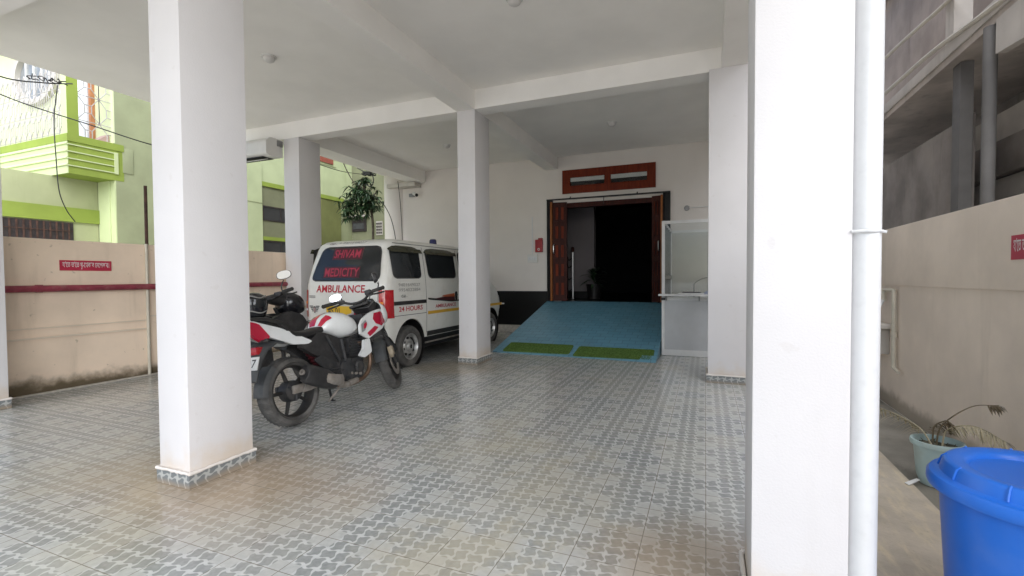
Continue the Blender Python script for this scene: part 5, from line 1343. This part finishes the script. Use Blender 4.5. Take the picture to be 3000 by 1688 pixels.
# ------------------------------------------------------------------ black motorcycle behind it
b2 = thing('motorcycle', 'black motorcycle half hidden between the large pillar and the white motorcycle', 'motorcycle', (-3.95, 2.52, .003), None, (0, math.radians(-6), 0))
moto_wheel(b2, .19, .27, .27, .055, .205); moto_wheel(b2, 1.33, .27, .27, .045, .205, True, ang=.25)
for s in (-1, 1):
    bm = BM(); d = Vector((0, -math.sin(RAKE), math.cos(RAKE))); p = Vector((s*.075, 1.32, .26)); tube(bm, [p, p+d*.66], .02, 10); part('fork_leg', bm, 'plastic', b2, 40, True, .25)
bm = BM(); arc_sheet(bm, (1.33, .27), .30, 25, 160, .065, .005, 18, .03); part('front_fender', bm, 'trim', b2, 40, True, .25)
bm = BM(); tube(bm, smooth_pts([(-.34, .76, .955), (-.2, .82, .965), (-.08, .86, .93), (0, .865, .92), (.08, .86, .93), (.2, .82, .965), (.34, .76, .965)]), .012, 10); hb2 = part('handlebar', bm, 'trim', b2, 40, True, .25)
bm = BM(); tube(bm, [(.22, .81, .965), (.35, .755, .965)], .018, 10); part('grip', bm, 'rubber', hb2, 40, True, .25)
bm = BM(); tube(bm, smooth_pts([(.14, .86, .945), (.24, .88, .94), (.34, .83, .935)]), .007, 6); box(bm, (.10, .82, .935), (.17, .87, .98), .01); part('lever', bm, 'plastic', hb2, 40, True, .25)
bike_mirror(hb2, [(.15, .83, .965), (.15, .84, 1.02), (.17, .84, 1.05), (.19, .83, 1.07)], (.215, .81, 1.115), (.19, -.97, .12), .070, .044, True)
bm = BM(); body_loft(bm, [(1.02, .955, .82, .07), (1.06, 1.0, .78, .12), (1.13, 1.0, .76, .145), (1.2, .975, .755, .14), (1.26, .93, .77, .10), (1.29, .88, .80, .04)], 2.2, 24); part('headlight_cowl', bm, 'helmet', b2, 60)
bm = BM(); body_loft(bm, [(.88, .97, .90, .05), (.95, .985, .88, .08), (1.04, .98, .86, .08)], 2.6, 16); part('instrument_cluster', bm, 'plastic', b2, 60)
bm = BM(); body_loft(bm, [(.40, .74, .66, .08), (.50, .785, .62, .13), (.62, .80, .60, .15), (.75, .80, .60, .155), (.86, .77, .62, .12), (.95, .73, .66, .06)], 2.4, 24); part('fuel_tank', bm, 'helmet', b2, 60)
bm = BM(); body_loft(bm, [(.0, .79, .74, .06), (.04, .80, .72, .11), (.1, .78, .69, .13), (.3, .76, .68, .12), (.44, .77, .68, .08)], 3, 20); part('seat', bm, 'seat', b2, 60)
for s in (1, -1):
    bm = BM(); curved_panel(bm, [(.02, .74), (.2, .70), (.42, .66), (.40, .48), (.15, .50)], lambda a, b: .115, .03, s); part('side_cover', bm, 'plastic', b2, 50)
    bm = BM(); curved_panel(bm, rounded([(.78, .74), (1.0, .80), (1.14, .76), (1.21, .66), (1.08, .52), (.86, .42), (.76, .52)], .03, 3), lambda a, b: .16, .07, s); part('tank_shroud', bm, 'plastic', b2, 50)
bm = BM(); box(bm, (-.12, .42, .2), (.12, .80, .45), .04); box(bm, (-.08, .66, .42), (.08, .82, .62), .02); part('engine', bm, 'engine', b2)
bm = BM(); tube(bm, smooth_pts([(.08, .82, .5), (.10, .92, .4), (.10, .84, .22), (.12, .5, .2), (.15, .3, .26), (.16, .02, .32)]), [.02]*18+[.045]*12+[.04], 10); part('exhaust', bm, 'trim', b2)
bm = BM(); arc_sheet(bm, (.19, .27), .29, 40, 135, .07, .005, 18, .03); part('rear_fender', bm, 'trim', b2)
bm = BM(); tube(bm, [(-.09, .5, .22), (-.20, .56, .022)], .011, 8); part('side_stand', bm, 'engine', b2)
t = thing('helmet', 'black helmet with highlights drawn as pale streaks sitting on the tank of the black motorcycle', 'helmet', (-3.98, 3.19, .80))
bm = BM(); hx, hy, hz = -3.98, 3.19, .885
prof = [(.001, .125), (.05, .118), (.09, .094), (.115, .055), (.122, .01), (.118, -.04), (.108, -.08), (.10, -.095)]
lathe(bm, prof, (hx, hy, hz), n=36); obj('shell', bm, 'helmet', t, 60)
bm = BM(); rows = []
for z in (-.02, .01, .04, .065): rows.append([(hx+(.125-abs(z-.01)*.2)*math.cos(a), hy+(.125-abs(z-.01)*.2)*math.sin(a), hz+z) for a in [math.radians(-75+k*10) for k in range(14)]])
loft(bm, rows, False, False); obj('visor', bm, 'van_glass', t, 60)
bm = BM()
for z, d in ((.085, .0), (-.055, .02)):
    tube(bm, [(hx+(.105+d*.6)*math.cos(a), hy+(.105+d*.6)*math.sin(a), hz+z+.01*math.sin(k*.6)) for k, a in enumerate([math.radians(-80+k*9) for k in range(14)])], .006, 5)
obj('streak', bm, 'grey_ink', t)  # gloss highlights on the shell, modelled as pale bands

# ------------------------------------------------------------------ camera, sky and light
cam = bpy.data.cameras.new('camera'); co = bpy.data.objects.new('camera', cam); COL.objects.link(co); S.camera = co
cam.sensor_width = 36; cam.lens = 36*1373.38/3000; cam.shift_x = -12.12/3000; cam.shift_y = 8.53/3000; cam.clip_start = .02; cam.clip_end = 500
y, p, r = (math.radians(v) for v in (21.9906, 1.5553, -.3555))
f0 = Vector((-math.sin(y), math.cos(y), 0)); r0 = Vector((math.cos(y), math.sin(y), 0)); u0 = Vector((0, 0, 1))
fw = f0*math.cos(p) - u0*math.sin(p); u1 = u0*math.cos(p) + f0*math.sin(p)
rt = r0*math.cos(r) + u1*math.sin(r); upv = u1*math.cos(r) - r0*math.sin(r)
co.matrix_world = Matrix(((rt.x, upv.x, -fw.x, 0), (rt.y, upv.y, -fw.y, 0), (rt.z, upv.z, -fw.z, 1.13), (0, 0, 0, 1)))

SUN_EL, SUN_AZ = math.radians(47), math.radians(142)      # compass bearing of the sun, clockwise from +Y
w = bpy.data.worlds.new('World'); S.world = w; w.use_nodes = True
nt = w.node_tree; bg = nt.nodes['Background']; sk = nt.nodes.new('ShaderNodeTexSky'); sk.sky_type = 'NISHITA'; sk.sun_disc = False
sk.sun_elevation = SUN_EL; sk.sun_rotation = SUN_AZ; sk.air_density = 1.; sk.dust_density = 1.5; sk.ozone_density = 4.
nt.links.new(sk.outputs[0], bg.inputs[0]); bg.inputs[1].default_value = .05
sl = bpy.data.lights.new('sun', 'SUN'); sl.energy = 2.2; sl.angle = math.radians(100); sl.color = (1., .985, .97)
so = bpy.data.objects.new('sun', sl); COL.objects.link(so)
sd = Vector((math.sin(SUN_AZ)*math.cos(SUN_EL), math.cos(SUN_AZ)*math.cos(SUN_EL), math.sin(SUN_EL)))
so.rotation_euler = (-sd).to_track_quat('-Z', 'Y').to_euler(); so.location = sd*40
S.view_settings.view_transform = 'Standard'; S.view_settings.look = 'None'; S.view_settings.gamma = 1; S.view_settings.use_curve_mapping = False
S.view_settings.exposure = 1.94
S.render.engine = 'CYCLES'
S.cycles.max_bounces = 12; S.cycles.diffuse_bounces = 8; S.cycles.glossy_bounces = 5; S.cycles.transparent_max_bounces = 12
S.cycles.use_denoising = True
